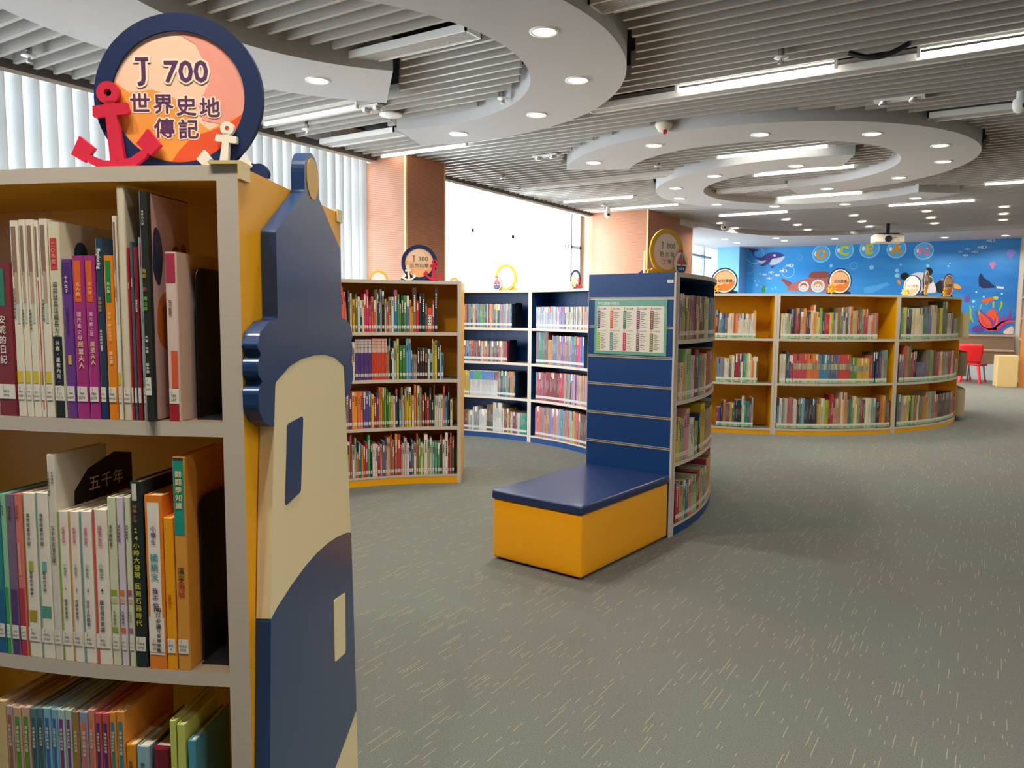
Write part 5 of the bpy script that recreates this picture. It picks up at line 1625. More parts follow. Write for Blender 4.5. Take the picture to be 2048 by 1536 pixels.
        link('ship_wheel', mb, mat('wheel_yellow', 'e9b52f', 0.5), s)
    else:
        bx = (0.82 if face > -60 else -0.78) * R
        mb = MB()
        mb.prism(fr, ell(bx, 0.52 * R, 0.42 * R, 0.5 * R, 36), th * 0.2, th * 0.9)
        bt = link('boat_board', mb, M_WFOAM, s)
        mb = MB()
        dd = th * 0.9 + 0.0003
        hull = [(-0.3, 0.42), (0.3, 0.42), (0.26, 0.22), (0.16, 0.12), (-0.16, 0.12), (-0.26, 0.22)]
        mb.prism(fr, [(bx + q * R, w * R) for q, w in hull], dd, dd + 0.0006, 0)
        mb.prism(fr, [(bx + q * R, w * R) for q, w in ((-0.02, 0.42), (0.03, 0.42), (0.07, 1.12), (0.02, 1.12))], dd, dd + 0.0006, 0)
        mb.prism(fr, [(bx + q * R, w * R) for q, w in ((-0.04, 0.46), (-0.01, 0.98), (-0.3, 0.52))], dd, dd + 0.0006, 1)
        mb.prism(fr, [(bx + q * R, w * R) for q, w in ((0.06, 0.46), (0.09, 0.95), (0.34, 0.48))], dd, dd + 0.0006, 1)
        mb.prism(fr, [(bx + q * R, w * R) for q, w in ((0.02, 1.12), (-0.2, 1.1), (-0.12, 1.03), (0.01, 0.98))], dd, dd + 0.0006, 1)
        for q in (-0.14, 0.0, 0.14):
            mb.prism(fr, ell(bx + q * R, 0.29 * R, 0.035 * R, 0.045 * R, 12), dd + 0.0006, dd + 0.001, 2)
        link('sailing_boat', mb, [mat('boat_blue', '27457f', 0.5), mat('sail_red', 'cf4452', 0.5), M_INKW], bt)
    return s


sign('anchor', -1.277, 0.872, -60, 0.147, 'large navy rimmed J 700 sign with red anchor, on the nearest bookcase',
     [('J', -0.43, 0.31, 0.36), ('700', 0.10, 0.31, 0.36), ('世', -0.46, -0.06, 0.25), ('界', -0.18, -0.08, 0.25), ('史', 0.09, -0.10, 0.25), ('地', 0.37, -0.12, 0.25),
      ('傳', -0.18, -0.37, 0.25), ('記', 0.11, -0.38, 0.25)], True)
p = pol(RC, 1.97, 133.2)
sign('anchor', p[0], p[1], -55, 0.133, 'navy rimmed J 300 sign with white and red anchors, before the terracotta pier',
     [('J', -0.32, 0.22, 0.38), ('300', 0.22, 0.22, 0.38), ('自', -0.4, -0.16, 0.25), ('然', -0.13, -0.16, 0.25), ('科', 0.14, -0.16, 0.25), ('學', 0.41, -0.16, 0.25)])
p = pol(RO, 2.5, -0.36)
sign('boat', p[0], p[1], -24, 0.135, 'yellow rimmed J 800 sign with sailing boat, above the poster panel',
     [('J', -0.28, 0.26, 0.34), ('800', 0.26, 0.26, 0.34), ('語', -0.3, -0.12, 0.25), ('言', 0.02, -0.12, 0.25), ('與', 0.34, -0.12, 0.25), ('文', -0.14, -0.44, 0.25), ('學', 0.18, -0.44, 0.25)])
p = pol(RO, 2.25, 37.5)
sign('boat', p[0], p[1], 25, 0.135, 'gold edged sign seen edge-on behind the top of the poster panel')
p = pol(RW, 2.62, -97)
sign('anchor', p[0], p[1], -105, 0.14, 'navy edged pale sign behind the gold edge-on one')
p = pol(RO, 2.3, 93.4)
sign('boat', p[0], p[1], -92, 0.135, 'yellow sign with blue boat, alone before the bright far blinds')
p = pol(RO, 2.3, 71.4)
sign('anchor', p[0], p[1], -122, 0.095, 'narrow thin edged sign near the end of the far blinds')
p = pol(RO, 2.24, 128.5)
sign('boat', p[0], p[1], -60, 0.105, 'tan sign top peeping over the J 300 bookcase')
p = pol(RO, 2.24, 107.5)
sign('boat', p[0], p[1], -10, 0.07, 'small cream sign edge just past the J 300 end post')
WL = [('幼', -0.36, 0.0, 0.28), ('兒', -0.08, 0.0, 0.28), ('圖', 0.2, 0.0, 0.28), ('書', 0.48, 0.0, 0.28)]
for r_, a_, f_, R_, lab in ((2.64, -77, -77, 0.14, 'ship wheel sign before the light blue pillar'), (2.64, -50.5, -46, 0.14, 'ship wheel sign before the mural submarine'),
                            (2.33, -15.4, -128, 0.13, 'pale ship wheel sign before the mural panda, facing the blue shelves'), (2.66, -24, -6, 0.15, 'edge-on ship wheel sign across the mural panda'),
                            (2.62, -5.5, -20, 0.145, 'ship wheel sign nearest the red chairs')):
    p = pol(RW, r_, a_)
    sign('wheel', p[0], p[1], f_, R_, lab, WL)

# ------------------------------------------------------------------ slotted end panel, poster, bench
ae = D(-5.4)
E = Vector((math.cos(ae), math.sin(ae), 0))
OC = Vector((RO[0], RO[1], 0))
TN = Vector((E.y, -E.x, 0))
PF = Fr(OC + E * 2.67 + TN * 0.0012, E, (0, 0, 1))
ep = thing('slotted_end_panel', 'blue end panel with pale horizontal slots, behind the yellow bench', 'display panel', PF(-0.285, 0, 0.008))
GZ = [0.34, 0.511, 0.686, 0.86, 1.027, 1.201, 1.366]
mb = MB()
zz = [0.0] + GZ + [H]
for a, b in zip(zz, zz[1:]):
    mb.box(-0.568, -0.012, a + (0.007 if a else 0), b - (0.007 if b < H else 0), 0, 0.016, 0, PF)
link('board', mb, M_BLU, ep)
for z in GZ:
    mb = MB()
    mb.box(-0.568, -0.012, z - 0.0068, z + 0.0068, 0.0, 0.006, 0, PF)
    mb.box(-0.568, -0.012, z - 0.0068, z - 0.004, 0.006, 0.0175, 0, PF)
    mb.box(-0.568, -0.012, z + 0.004, z + 0.0068, 0.006, 0.0175, 0, PF)
    link('slot_strip', mb, M_ALU, ep)
for x0, x1 in ((-0.5705, -0.5683), (-0.0117, 0.0)):
    mb = MB()
    mb.box(x0, x1, 0, H, 0, 0.0175, 0, PF)
    link('edge_strip', mb, M_EDGE, ep)
mb = MB()
mb.box(-0.055, -0.018, 1.452, 1.470, 0.0163, 0.0166, 0, PF)
mb.box(-0.047, -0.026, 1.459, 1.463, 0.0166, 0.0168, 1, PF)
tag(link('shelf_label', mb, [M_LABEL, mat('label_print', '7d776e')], None, PF(-0.04, 1.452, 0.016)), 'small white label at the top corner of the slotted blue panel', 'label')
# classification poster
x0, x1, z0, z1 = -0.525, -0.050, 1.040, 1.358
ps = thing('classification_poster', 'green edged book classification poster on the blue slotted panel', 'poster', PF((x0 + x1) / 2, z0, 0.018))
mb = MB()
mb.box(x0, x1, z0, z1, 0.0180, 0.0186, 0, PF)
link('sheet', mb, mat('poster_green', '6fa893', 0.25, 0.5, 0.05, 6), ps)
mb = MB()
mb.box(x0 + 0.018, x1 - 0.018, z0 + 0.018, z1 - 0.036, 0.0187, 0.0189, 0, PF)
wp = link('white_field', mb, mat('poster_cream', 'e4dccb', 0.4), ps)
TT = ['總類', '哲學類', '宗教類', '科學類', '應用科學', '社會科學', '史地類', '世界史地', '語言文學', '藝術類']
TC = ['5f2f5f', 'd0502f', '2f6a42', '6a2350', '7a3f2a', '8aa82f', '4f8ca0', 'd0305f', '7a5a62', '6a6a2f']
pm_ = [paper(q) for q in TC] + [M_INK, M_INKW]
mb = MB()
fw = (x1 - x0 - 0.036) / 5
for i in range(10):
    bx = x0 + 0.02 + fw * (i % 5)
    ty = (z1 - 0.046) if i < 5 else (z0 + 0.018 + 0.126)
    put_text(mb, PF, str(i), bx + 0.007, ty - 0.004, 0.024, i, 0.01, 0.0192)
    put_text(mb, PF, '00', bx + 0.024, ty - 0.006, 0.013, i, 0.0, 0.0192)
    put_text(mb, PF, TT[i], bx + 0.049, ty - 0.006, 0.010, i, 0.0, 0.0192, 0.03)
    hgt = 0.105
    mb.box(bx, bx + 0.020, ty - 0.017 - hgt, ty - 0.017, 0.0190, 0.0192, i, PF)
    for q in range(9):
        yy = ty - 0.026 - q * 0.0105
        mb.box(bx + 0.005, bx + 0.015, yy - 0.0013, yy + 0.0013, 0.0192, 0.0193, 11, PF)
        L_ = 0.018 + 0.022 * ((i * 7 + q * 5) % 9) / 9
        mb.box(bx + 0.024, bx + 0.024 + L_, yy - 0.0012, yy + 0.0012, 0.0190, 0.0191, 10, PF)
link('printed_chart', mb, pm_, wp)
mb = MB()
put_text(mb, PF, '中文圖書分類法', x0 + 0.095, z1 - 0.02, 0.021, 0, 0.01, 0.0188)
link('heading', mb, [mat('poster_pale', 'cfe0d4', 0.4)], ps)

# bench
BT = Vector((0.0945, 0.9955, 0))
BR = Vector((0.9955, -0.0945, 0))
BF = Fr((-1.612, 3.166, 0), BR, (0, 0, 1))     # right front corner; -x to the left, -depth to the back
bn = thing('bench', 'yellow padded bench with a navy cushion before the poster panel', 'bench', BF(-0.27, 0, -0.45))
M_YVIN = mat('yellow_vinyl', 'f0a602', 0.34, 0.5, 0.03, 30)
M_NVIN = mat('navy_vinyl', '1b2c58', 0.3, 0.5, 0.04, 30)


def soft_box(x0, x1, z0, z1, y0, y1, puff, nx, nz, ny, pinch=0.0):
    """a rounded padded block in bench coordinates; faces bulge by puff"""
    mb = MB()

    def bulge(u):
        return 1 - (2 * u - 1) ** 4

    def grid(fn, n, m):
        vs = [fn(i / n, j / m) for j in range(m + 1) for i in range(n + 1)]
        fs = [(j * (n + 1) + i, j * (n + 1) + i + 1, (j + 1) * (n + 1) + i + 1, (j + 1) * (n + 1) + i) for j in range(m) for i in range(n)]
        mb.mesh(vs, fs, 0, True)
    X = lambda u: x0 + (x1 - x0) * u
    Zz = lambda u: z0 + (z1 - z0) * u
    Yy = lambda u: y0 + (y1 - y0) * u
    grid(lambda u, v: BF(X(u), Zz(v), y1 + puff * bulge(u) * bulge(v)), nx, nz)
    grid(lambda u, v: BF(X(1 - u), Zz(v), y0 - 0 * puff), nx, nz)
    grid(lambda u, v: BF(x1 + puff * bulge(u) * bulge(v), Zz(v), Yy(1 - u)), ny, nz)
    grid(lambda u, v: BF(x0 - puff * bulge(u) * bulge(v), Zz(v), Yy(u)), ny, nz)
    grid(lambda u, v: BF(X(u), z1 + puff * 1.2 * bulge(u) * bulge(v), Yy(1 - v)), nx, ny)
    grid(lambda u, v: BF(X(u), z0, Yy(v)), nx, ny)
    return mb


mb = soft_box(-0.54, 0.0, 0.012, 0.318, -0.908, 0.0, 0.006, 16, 12, 20)
bb = link('body', mb, M_YVIN, bn)
md = bb.modifiers.new('weld', 'WELD')
md.merge_threshold = 0.0008
md = bb.modifiers.new('round', 'BEVEL')
md.width = 0.008
md.segments = 3
md.limit_method = 'ANGLE'
md.angle_limit = D(50)
mb = soft_box(-0.546, 0.006, 0.320, 0.366, -0.908, 0.007, 0.006, 16, 6, 20)
cb = link('cushion', mb, M_NVIN, bn)
md = cb.modifiers.new('weld', 'WELD')
md.merge_threshold = 0.0008
md = cb.modifiers.new('round', 'BEVEL')
md.width = 0.02
md.segments = 5
md.limit_method = 'ANGLE'
md.angle_limit = D(50)
mb = MB()
mb.box(-0.51, -0.03, 0.0, 0.012, -0.88, -0.03, 0, BF)
link('base_glide', mb, M_BLACK, bn)

# ------------------------------------------------------------------ far end: mural, steps, pillar, furniture
MSH = """whale:-5.26,2.95 -5.15,2.88 -5.08,2.90 -4.97,2.90 -5.04,2.85 -5.12,2.83 -5.11,2.76 -5.04,2.70 -4.92,2.68 -4.85,2.75 -4.72,2.81 -4.57,2.81 -4.46,2.78 -4.37,2.72 -4.48,2.68 -4.66,2.66 -4.71,2.57 -4.84,2.48 -4.97,2.48 -4.86,2.56 -4.77,2.64 -4.92,2.61 -5.05,2.65 -5.14,2.78 -5.15,2.85 -5.23,2.89
belly:-4.37,2.72 -4.38,2.66 -4.47,2.56 -4.62,2.50 -4.73,2.51 -4.69,2.61 -4.66,2.66 -4.48,2.67
belly2:-5.05,2.65 -4.92,2.61 -4.77,2.63 -4.86,2.56 -4.91,2.54 -4.98,2.58
fin:-4.70,2.45 -4.66,2.49 -4.58,2.50 -4.64,2.42
sub:-4.31,1.87 -4.27,1.97 -4.09,2.10 -3.83,2.18 -3.35,2.18 -3.06,2.13 -2.90,1.99 -2.86,1.85
cabin:-3.82,2.17 -3.79,2.27 -3.73,2.33 -3.40,2.33 -3.36,2.28 -3.34,2.17
tail:-4.45,2.16 -4.38,2.18 -4.17,2.07 -4.25,1.96
panbody:-1.22,1.93 -1.15,2.03 -1.05,2.10 -0.96,1.96 -0.92,1.80 -1.12,1.80
panhead:-1.71,2.06 -1.67,2.20 -1.57,2.26 -1.42,2.26 -1.28,2.17 -1.20,2.03 -1.15,1.91 -1.14,1.80 -1.49,1.81 -1.64,1.90
flip:-0.87,2.01 -0.75,2.00 -0.64,1.88 -0.82,1.89
flip2:-1.09,2.07 -1.04,2.12 -0.89,2.14 -0.80,2.07 -0.93,2.05
flip3:-1.94,2.11 -1.86,2.10 -1.84,2.01 -1.90,1.99
manta:-0.33,2.24 -0.29,2.12 -0.18,2.05 -0.10,1.95 -0.04,1.93 -0.05,1.91 -0.22,1.90 -0.30,1.90 -0.33,1.94 -0.36,1.92 -0.38,2.14
mtail:-0.05,1.94 0.09,1.92 0.08,1.88 -0.04,1.90
tfin:-0.10,1.62 -0.06,1.62 -0.06,1.49 -0.09,1.48
tfin2:-0.16,1.61 -0.20,1.53 -0.21,1.57
coral:-0.18,0.99 -0.30,1.14 -0.35,1.21 -0.28,1.26 -0.30,1.41 -0.19,1.34 -0.15,1.43 -0.10,1.47 -0.03,1.44 0.02,1.35 0.04,1.22 -0.00,1.07 -0.06,0.99
cor2:-0.07,0.99 -0.05,1.15 -0.14,1.28 -0.12,1.30 -0.04,1.18 -0.02,1.38 0.01,1.37 0.02,1.18 0.08,1.28 0.12,1.36 0.13,1.34 0.10,1.22 0.20,1.31 0.22,1.44 0.24,1.44 0.25,1.28 0.28,1.22 0.13,1.10 0.07,0.99
weed1:-0.52,1.56 -0.46,1.46 -0.47,1.33 -0.40,1.16 -0.44,1.18 -0.51,1.31 -0.50,1.44
weed2:-0.27,1.59 -0.30,1.51 -0.30,1.39 -0.34,1.31 -0.37,1.29 -0.33,1.44 -0.31,1.54
weed3:0.05,1.65 0.09,1.59 0.08,1.51 0.03,1.41 0.02,1.44 0.05,1.54
mound:-0.46,0.96 -0.43,1.08 -0.36,1.12 -0.27,1.10 -0.18,0.98
mound2:-0.63,1.63 -0.59,1.76 -0.52,1.77 -0.49,1.66 -0.54,1.59
bed:-0.47,0.87 -0.35,0.96 -0.13,0.99 0.15,0.95 0.29,0.89
sand:0.10,0.96 0.19,1.05 0.30,1.14 0.31,0.89 0.28,0.90
ray1:-4.95,3.00 -4.31,2.97 -3.60,2.98 -3.95,2.91 -4.49,2.92
ray2:-2.60,1.93 -2.12,2.05 -2.07,1.99 -2.43,1.82 -2.59,1.82"""
MLET = {'O': (-3.55, 2.73, 0.2), 'C': (-3.05, 2.79, 0.2), 'E': (-2.52, 2.81, 0.21), 'A': (-1.97, 2.78, 0.2), 'N': (-1.43, 2.72, 0.19)}
MBUB = [(-5.08, 2.76, 0.22), (-5.2, 2.42, 0.11), (-4.28, 2.34, 0.15), (-4.03, 2.67, 0.06), (-2.84, 2.44, 0.08), (-3.32, 2.45, 0.04), (-2.46, 2.39, 0.05), (-1.94, 2.31, 0.04), (-1.87, 2.44, 0.02), (-1.93, 2.2, 0.05), (-1.34, 2.4, 0.03), (-0.95, 2.38, 0.02), (-0.92, 2.44, 0.01), (-0.44, 1.62, 0.03), (-0.4, 1.82, 0.02), (0.06, 1.78, 0.02), (-0.26, 1.72, 0.02), (-0.44, 1.51, 0.01), (-4.94, 2.3, 0.02), (-5.01, 2.03, 0.03), (-4.89, 1.98, 0.02), (-4.78, 1.94, 0.02), (-4.63, 1.93, 0.02), (-4.56, 1.96, 0.02), (-4.96, 2.12, 0.01), (-5.05, 2.13, 0.02)]
MFISH = [(-4.37, 2.36, 0.07), (-4.22, 2.48, 0.07), (-4.66, 2.33, 0.05), (-4.7, 2.19, 0.05), (-4.52, 2.26, 0.05), (-4.82, 2.28, 0.04), (-0.18, 2.89, 0.06), (-0.32, 2.76, 0.07), (-0.6, 2.73, 0.04), (-0.46, 2.67, 0.05), (-0.73, 2.68, 0.03), (-0.63, 2.6, 0.04)]
MPORT = [(-3.91, 1.98, 0.12), (-3.59, 1.99, 0.15)]
MISC = {'ear1': (-1.78, 2.18, 0.07), 'ear2': (-1.32, 2.27, 0.07), 'gog': (-1.34, 2.08, 0.12), 'jel': (-0.14, 2.4, 0.06), 'jel2': (0.17, 2.63, 0.08), 'turt': (-0.18, 1.65, 0.11), 'thead': (-0.05, 1.69, 0.04), 'eye': (-4.61, 2.73, 0.02)}

M_SEA = bpy.data.materials.new('mural_sea')
M_SEA.use_nodes = True
nt = M_SEA.node_tree
N, Lk = nt.nodes, nt.links
pr = N['Principled BSDF']
geo = N.new('ShaderNodeNewGeometry')
mp = N.new('ShaderNodeMapping')
mp.inputs['Scale'].default_value = (0.35, 1, 1.6)
Lk.new(geo.outputs['Position'], mp.inputs['Vector'])
nz = N.new('ShaderNodeTexNoise')
nz.inputs['Scale'].default_value = 1.6
nz.inputs['Detail'].default_value = 4
Lk.new(mp.outputs[0], nz.inputs['Vector'])
sep = N.new('ShaderNodeSeparateXYZ')
Lk.new(geo.outputs['Position'], sep.inputs[0])
mr = N.new('ShaderNodeMapRange')
mr.inputs[1].default_value = -5.3
mr.inputs[2].default_value = 0.3
Lk.new(sep.outputs[0], mr.inputs[0])
c1 = nmix(mr.outputs[0], lin('1b9bee'), lin('1668b8'))
mr2 = N.new('ShaderNodeMapRange')
mr2.inputs[1].default_value = 0.35
mr2.inputs[2].default_value = 0.75
mr2.inputs[3].default_value = 0.0
mr2.inputs[4].default_value = 0.3
Lk.new(nz.outputs['Fac'], mr2.inputs[0])
Lk.new(nmix(mr2.outputs[0], c1, lin('58c0f4')), pr.inputs['Base Color'])
pr.inputs['Roughness'].default_value = 0.5
X0, X1 = -5.27, 0.325
MF = Fr((0, YM, 0), (1, 0, 0), (0, 0, 1))
mu = thing('ocean_mural', 'blue ocean mural with a whale, a submarine and bubble letters on the far wall', 'mural', (-2.5, YM - 0.01, 0.95))
mb = MB()
mb.box(X0, X1, 0.93, 3.1, 0.001, 0.012, 0, MF)
link('backing', mb, M_SEA, mu)
SH = {}
for ln_ in MSH.split('\n'):
    k_, pts_ = ln_.split(':')
    SH[k_] = [tuple(float(v) for v in q.split(',')) for q in pts_.split()]


def mural_part(name, items, lay=0):
    """items: (outline, colour); printed one over another"""
    mb = MB()
    ms = []
    d = 0.0125 + 0.0012 * lay
    for out, colr in items:
        ms.append(mat('mural_' + colr, colr, 0.5, 0.3, 0.06, 5))
        o2 = [(min(max(x, X0 + 0.005), X1 - 0.005), min(max(z, 0.935), 3.09)) for x, z in out]
        mb.prism(MF, o2, d, d + 0.0004, len(ms) - 1)
        d += 0.0005
    return link(name, mb, ms, mu)


sm = lambda k_: smooth_pts(SH[k_], 2)
mural_part('light_shaft', [(SH['ray1'], '3fb0f0'), (SH['ray2'], '4fa8e6')])
for (bx, bz, br) in MBUB:
    if br > 0.05:
        mb = MB()
        annulus(mb, MF, bx, bz, br * 0.9, br, 0.0135, 0.0139, 0, n=32)
        link('bubble', mb, mat('mural_bubble', '8fd0f4', 0.4), mu)
for x, z, r_ in MBUB:
    if r_ <= 0.05:
        mural_part('bubble', [(ell(x, z, max(r_, 0.014), None, 14), '8fd4f6')], 1)
wh = mural_part('whale', [(sm('whale'), '4a3f86'), (sm('belly'), 'd9e2f0'), (sm('belly2'), 'd9e2f0'), (sm('fin'), '4a3f86'), (ell(MISC['eye'][0], MISC['eye'][1], 0.03, 0.03, 12), 'f2f4f8')], 2)
mural_part('submarine', [(SH['tail'], '8f4a44'), (smooth_pts(SH['sub'], 1), 'b0665a'), (smooth_pts(SH['cabin'], 1), '8f4a44')], 2)
for (bx, bz, br), hair in zip(MPORT, ('c4463f', 'd9843a')):
    mural_part('porthole', [(ell(bx, bz, br, None, 32), 'dfe6ea'), (ell(bx, bz, br * 0.86, None, 32), 'b9c6cc'), (ell(bx, bz + br * 0.12, br * 0.62, br * 0.55, 24), hair), (ell(bx, bz - br * 0.1, br * 0.5, br * 0.42, 24), 'f0d2bd'),
                            (ell(bx - br * 0.2, bz - br * 0.08, br * 0.06, br * 0.09, 8), '3a2a2a'), (ell(bx + br * 0.2, bz - br * 0.08, br * 0.06, br * 0.09, 8), '3a2a2a')], 4)
for ch, lc_ in zip('OCEAN', ('e89a2f', 'c8cf3a', 'd6c83a', 'e0982f', 'd98ab0')):
    bx, bz, br = MLET[ch]
    mb = MB()
    mb.prism(MF, ell(bx, bz, br, None, 40), 0.0150, 0.0154, 0)
    mb.prism(MF, ell(bx, bz, br * 0.9, None, 40), 0.0155, 0.0158, 1)
    mb.prism(MF, ell(bx - br * 0.6, bz + br * 0.05, br * 0.16, br * 0.24, 16), 0.0159, 0.0162, 3)
    put_text(mb, MF, ch, bx, bz, br * 1.5, 2, 0.05, 0.0166)
    mb.prism(MF, ell(bx + br * 0.3, bz + br * 0.28, br * 0.08, None, 10), 0.0232, 0.0236, 3)
    link('letter_bubble', mb, [mat('mural_rim', '9fd6f6', 0.4), mat('mural_inner', '4fb2ee', 0.4), mat('mural_' + lc_, lc_, 0.4), mat('mural_white', 'f2f6fa', 0.4)], mu)
for (bx, bz, br) in MFISH:
    colr = 'd9e6f2' if bx < -3 else '9fc0dc'
    mural_part('fish', [(ell(bx, bz, br, br * 0.55, 16), colr), ([(bx - br * 0.8, bz), (bx - br * 1.5, bz + br * 0.5), (bx - br * 1.5, bz - br * 0.5)], colr), (ell(bx + br * 0.2, bz, br * 0.2, br * 0.4, 8), '3f4a6a')], 2)
pa = mural_part('panda', [(sm('flip3'), 'e0953a'), (sm('panbody'), '1f1f22'), (ell(MISC['ear1'][0], MISC['ear1'][1], 0.085, 0.08, 20), '1f1f22'), (ell(MISC['ear2'][0], MISC['ear2'][1], 0.085, 0.085, 20), '1f1f22'), (sm('panhead'), 'cfd0d6'),
                          (ell(MISC['gog'][0], MISC['gog'][1], 0.125, 0.11, 24), 'c9b98f'), (ell(MISC['gog'][0] + 0.01, MISC['gog'][1], 0.1, 0.085, 24), '3f4148'), (sm('flip2'), 'cf6a5a'), (sm('flip'), 'e0953a')], 3)
mural_part('manta_ray', [(sm('manta'), '1c2f5c'), (SH['mtail'], 'cfd8e6')], 2)
for k_, colr in (('jel', 'c46aa0'), ('jel2', '7a78c8')):
    bx, bz, br = MISC[k_]
    mural_part('jellyfish', [(ell(bx, bz, br, br * 0.85, 20), colr), ([(bx - br * 0.6, bz - br * 0.5), (bx + br * 0.6, bz - br * 0.5), (bx + br * 0.15, bz - br * 1.9), (bx - br * 0.2, bz - br * 1.5)], colr)], 2)
bx, bz, br = MISC['turt']
mural_part('turtle', [(SH['tfin'], '8fb83a'), (SH['tfin2'], '8fb83a'), (ell(MISC['thead'][0], MISC['thead'][1], 0.06, 0.035, 14), 'a8c84a'), ([(bx + br * math.cos(D(q)), bz + 0.25 * br * math.cos(D(q)) + 0.45 * br * math.sin(D(q))) for q in range(0, 360, 15)], 'd0632f')], 2)
mural_part('coral', [(sm('mound2'), '6a4fa0'), (sm('mound'), '5f3f95'), (sm('sand'), 'd9c0b4'), (sm('coral'), 'e2552f'), (smooth_pts(SH['cor2'], 1), '8f3f90'), (sm('bed'), '2a6a96')], 2)
for q in range(9):            # branching coral arms fanning out of the reef
    a = D(25 + q * 15)
    L_ = 0.34 + 0.08 * (q % 3)
    bx, bz = -0.06 + 0.012 * (4 - q), 1.02
    pts_l, pts_r = [], []
    for i in range(7):
        s_ = i / 6
        aa = a + 0.35 * math.sin(s_ * 3 + q)
        x_, z_ = bx + L_ * s_ * math.cos(aa), bz + L_ * s_ * math.sin(aa)
        w_ = 0.022 * (1 - 0.45 * s_)
        pts_l.append((x_ - w_ * math.sin(aa), z_ + w_ * math.cos(aa)))
        pts_r.append((x_ + w_ * math.sin(aa), z_ - w_ * math.cos(aa)))
    mural_part('coral_branch', [(pts_l + pts_r[::-1], ('c43f72', 'e8663a', '7a3f98')[q % 3])], 5)
for k_ in ('weed1', 'weed2', 'weed3'):
    mural_part('seaweed', [(sm(k_), '8fb82f')], 1)
mural_part('seaweed', [(ell(-4.84, 1.93, 0.05, 0.09, 14), '3f9a3a')], 1)

M_LBLU = mat('light_blue_paint', '6ea6dc', 0.6, 0.2, 0.03)
mb = MB()
mb.box(-5.80, -5.275, 18.4, YM - 0.001, 0, 2.92)
structure('column', mb, M_LBLU, 'light blue pillar beside the mural', (-5.54, 18.4, 0))
# stepped timber seats below the mural
M_STEP = mat('seat_timber', '7d6a55', 0.6, 0.3, 0.12, 6, stretch=(0.4, 4, 4))
M_STEPT = mat('seat_edge', 'b59a86', 0.5, 0.3, 0.08)
stp = thing('stepped_seating', 'brown stepped bench seating along the foot of the mural', 'stepped seating', (-2.4, 18.7, 0))
for y0, y1, za, zb in ((18.72, YM - 0.002, 0.36, 0.92), (18.36, 18.719, 0.34, 0.62)):
    mb = MB()
    mb.box(-5.04, 0.33, y0, y1, za, zb - 0.03, 0)
    mb.box(-5.04, 0.33, y0 - 0.015, y1, zb - 0.03, zb, 1)
    link('tier', mb, [M_STEP, M_STEPT], stp)
mb = MB()
mb.box(-5.04, 0.33, 18.37, YM - 0.002, 0, 0.339)
link('glare_block', mb, mat('pale_floor_glare', 'c9d3da', 0.35, 0.4), stp)  # added block whose pale colour stands for floor glare under the seats

# tall wooden bookcase at the picture edge
M_WOOD = mat('orange_wood', 'c07a3a', 0.45, 0.35, 0.15, 5, stretch=(6, 6, 0.5))
M_POST = mat('beige_post', 'b9987a', 0.5, 0.3, 0.08, 8, stretch=(6, 6, 0.5))
tb_ = thing('tall_bookcase', 'tall orange wood bookcase at the picture edge, up to the ceiling', 'bookcase', (0.75, 17.0, 0))
fx = 0.40
mb = MB()
mb.box(fx, fx + 0.05, 18.25, 18.35, 0.0, 2.9)
link('post', mb, M_POST, tb_)
mb = MB()
mb.box(fx, fx + 0.7, 16.86, 16.9, 0.0, 2.9)
link('side_panel', mb, M_WOOD, tb_)
mb = MB()
mb.box(fx + 0.3, fx + 0.32, 16.9, 18.25, 0.0, 2.9)
link('back_panel', mb, M_WOOD, tb_)
for z in (0.05, 0.45, 0.85, 1.25, 1.65, 2.05, 2.45, 2.87):
    mb = MB()
    mb.box(fx + 0.0, fx + 0.3, 16.9, 18.25, z, z + 0.03)
    link('shelf', mb, M_POST, tb_)
k = 0
for z, nm in ((0.48, 'second'), (0.88, 'third'), (1.28, 'fourth'), (1.68, 'fifth'), (2.08, 'sixth')):
    for q in range(3):
        colr = ['2f4a5a', '8a2f35', '3a5a4a', 'b09a6a', '34343a'][(k) % 5]
        mb = MB()
        y = 18.2 - 0.05 * q
        mb.box(fx + 0.03, fx + 0.2, y - 0.044, y - 0.002, z + 0.0005, z + 0.26 + 0.02 * (k % 3))
        tag(link('book', mb, paper(colr), None, (fx + 0.1, y - 0.02, z)), '%s book, %s from the post, %s shelf of the tall wooden bookcase' % (hexname(colr), ordinal(q + 1), nm), 'book', 'books in the tall wooden bookcase')
        k += 1

# beige padded block
mb = MB()
g = Fr((0.06, 16.68, 0), Vector((0.98, 0.2, 0)), (0, 0, 1))
mb.box(0, 0.33, 0.0, 0.585, -0.33, 0.0, 0, g)
tag(link('seat_block', mb, mat('beige_vinyl', 'c9ae78', 0.45, 0.35, 0.04), None, g(0.165, 0, -0.165), bevel=0.012, seg=3), 'tall beige padded block standing by the tall wooden bookcase', 'seat block')

# red children's chairs
M_CH = mat('red_plastic', 'd11a1e', 0.3, 0.5, 0.03)


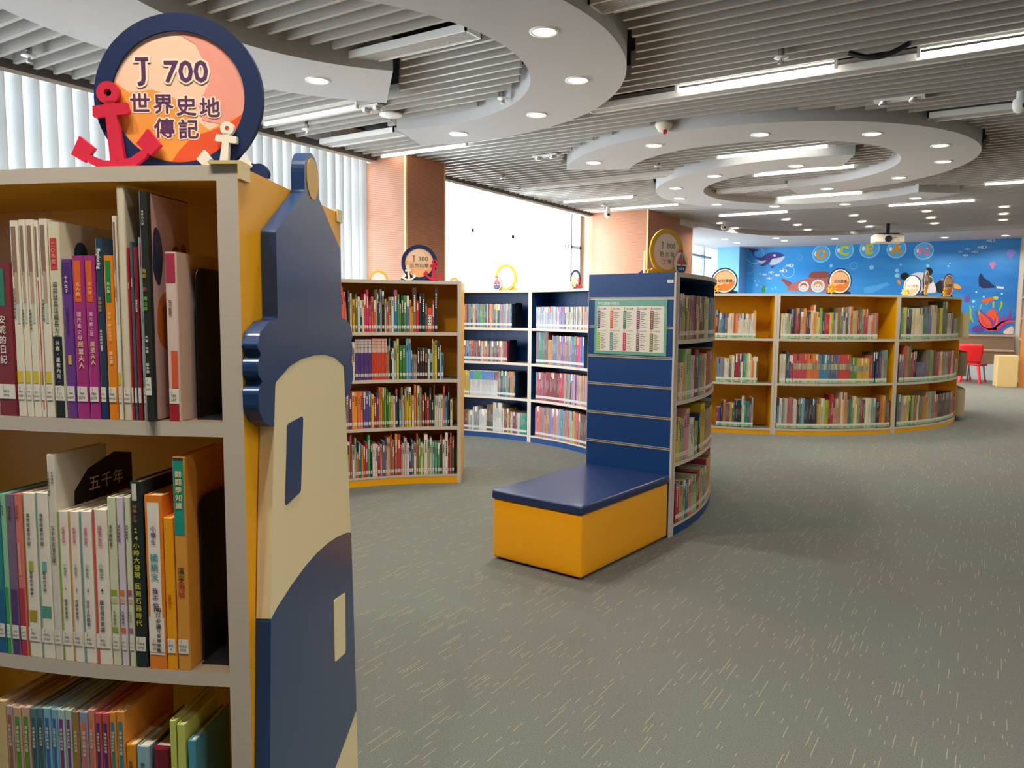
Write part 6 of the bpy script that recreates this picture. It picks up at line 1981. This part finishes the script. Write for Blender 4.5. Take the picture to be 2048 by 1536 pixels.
def chair(x, y, ang, label):
    a = D(ang)
    fwd = Vector((math.cos(a), math.sin(a), 0))          # the way a sitter looks
    rt = Vector((math.sin(a), -math.cos(a), 0))
    t = thing('child_chair', label, 'chair', (x, y, 0), 'red plastic children\'s chairs')
    O = Vector((x, y, 0))
    P = lambda u, v, z: O + rt * u * 1.05 + fwd * v * 1.05 + Vector((0, 0, z * 1.14))
    mb = MB()
    n, m = 10, 8
    vs = []
    for s_ in (0, 0.022):
        for j in range(m + 1):
            for i in range(n + 1):
                u = -0.18 + 0.36 * i / n
                v = -0.16 + 0.33 * j / m
                zz_ = 0.34 - 0.018 * (1 - (u / 0.18) ** 2) - (0.02 if j == m else 0) - s_
                vs.append(P(u * (0.94 + 0.06 * j / m), v, zz_))
    w1 = (n + 1) * (m + 1)
    fs = [(j * (n + 1) + i, j * (n + 1) + i + 1, (j + 1) * (n + 1) + i + 1, (j + 1) * (n + 1) + i) for j in range(m) for i in range(n)]
    fs += [tuple(w1 + q for q in f[::-1]) for f in fs]
    edge = [i for i in range(n + 1)] + [(j + 1) * (n + 1) - 1 for j in range(1, m + 1)] + [m * (n + 1) + i for i in range(n - 1, -1, -1)] + [j * (n + 1) for j in range(m - 1, 0, -1)]
    fs += [(edge[q], edge[q - 1], edge[q - 1] + w1, edge[q] + w1) for q in range(len(edge))]
    mb.mesh(vs, fs, 0, True)
    link('seat', mb, M_CH, t)
    mb = MB()
    vs = []
    for s_ in (0, 0.02):
        for j in range(9):
            for i in range(n + 1):
                q = j / 8
                wd = 0.15 + 0.05 * min(1, q * 1.6)
                u = -wd + 2 * wd * i / n
                bow = 0.045 * (1 - (u / wd) ** 2)
                vs.append(P(u, -0.15 - 0.07 * q - bow * (0.4 + 0.6 * q) - s_, 0.345 + 0.32 * q + (0.012 * (1 - (u / wd) ** 2) if j == 8 else 0)))
    w1 = 9 * (n + 1)
    fs = [(j * (n + 1) + i, j * (n + 1) + i + 1, (j + 1) * (n + 1) + i + 1, (j + 1) * (n + 1) + i) for j in range(8) for i in range(n)]
    fs += [tuple(w1 + q for q in f[::-1]) for f in fs]
    edge = [i for i in range(n + 1)] + [(j + 1) * (n + 1) - 1 for j in range(1, 9)] + [8 * (n + 1) + i for i in range(n - 1, -1, -1)] + [j * (n + 1) for j in range(7, 0, -1)]
    fs += [(edge[q], edge[q - 1], edge[q - 1] + w1, edge[q] + w1) for q in range(len(edge))]
    mb.mesh(vs, fs, 0, True)
    link('backrest', mb, M_CH, t)
    for su in (-1, 1):
        mb = MB()
        mb.tube([P(su * 0.10, -0.12, 0.345), P(su * 0.17, -0.2, 0.0)], 0.03, 0, 10, True, 0.026)
        link('leg', mb, M_CH, t)
        mb = MB()
        mb.tube([P(su * 0.12, 0.12, 0.33), P(su * 0.15, 0.17, 0.04)], 0.016, 0, 10)
        lg = link('leg', mb, M_GREYM, t)
        mb = MB()
        mb.tube([P(su * 0.149, 0.168, 0.05), P(su * 0.152, 0.175, 0.0)], 0.022, 0, 10)
        link('rubber_foot', mb, M_CH, lg)
    return t


chair(-0.33, 17.55, 75, 'red plastic child chair, its back to the far yellow bookcase')
chair(-0.62, 18.0, 60, 'red child chair half hidden behind the other red chair')
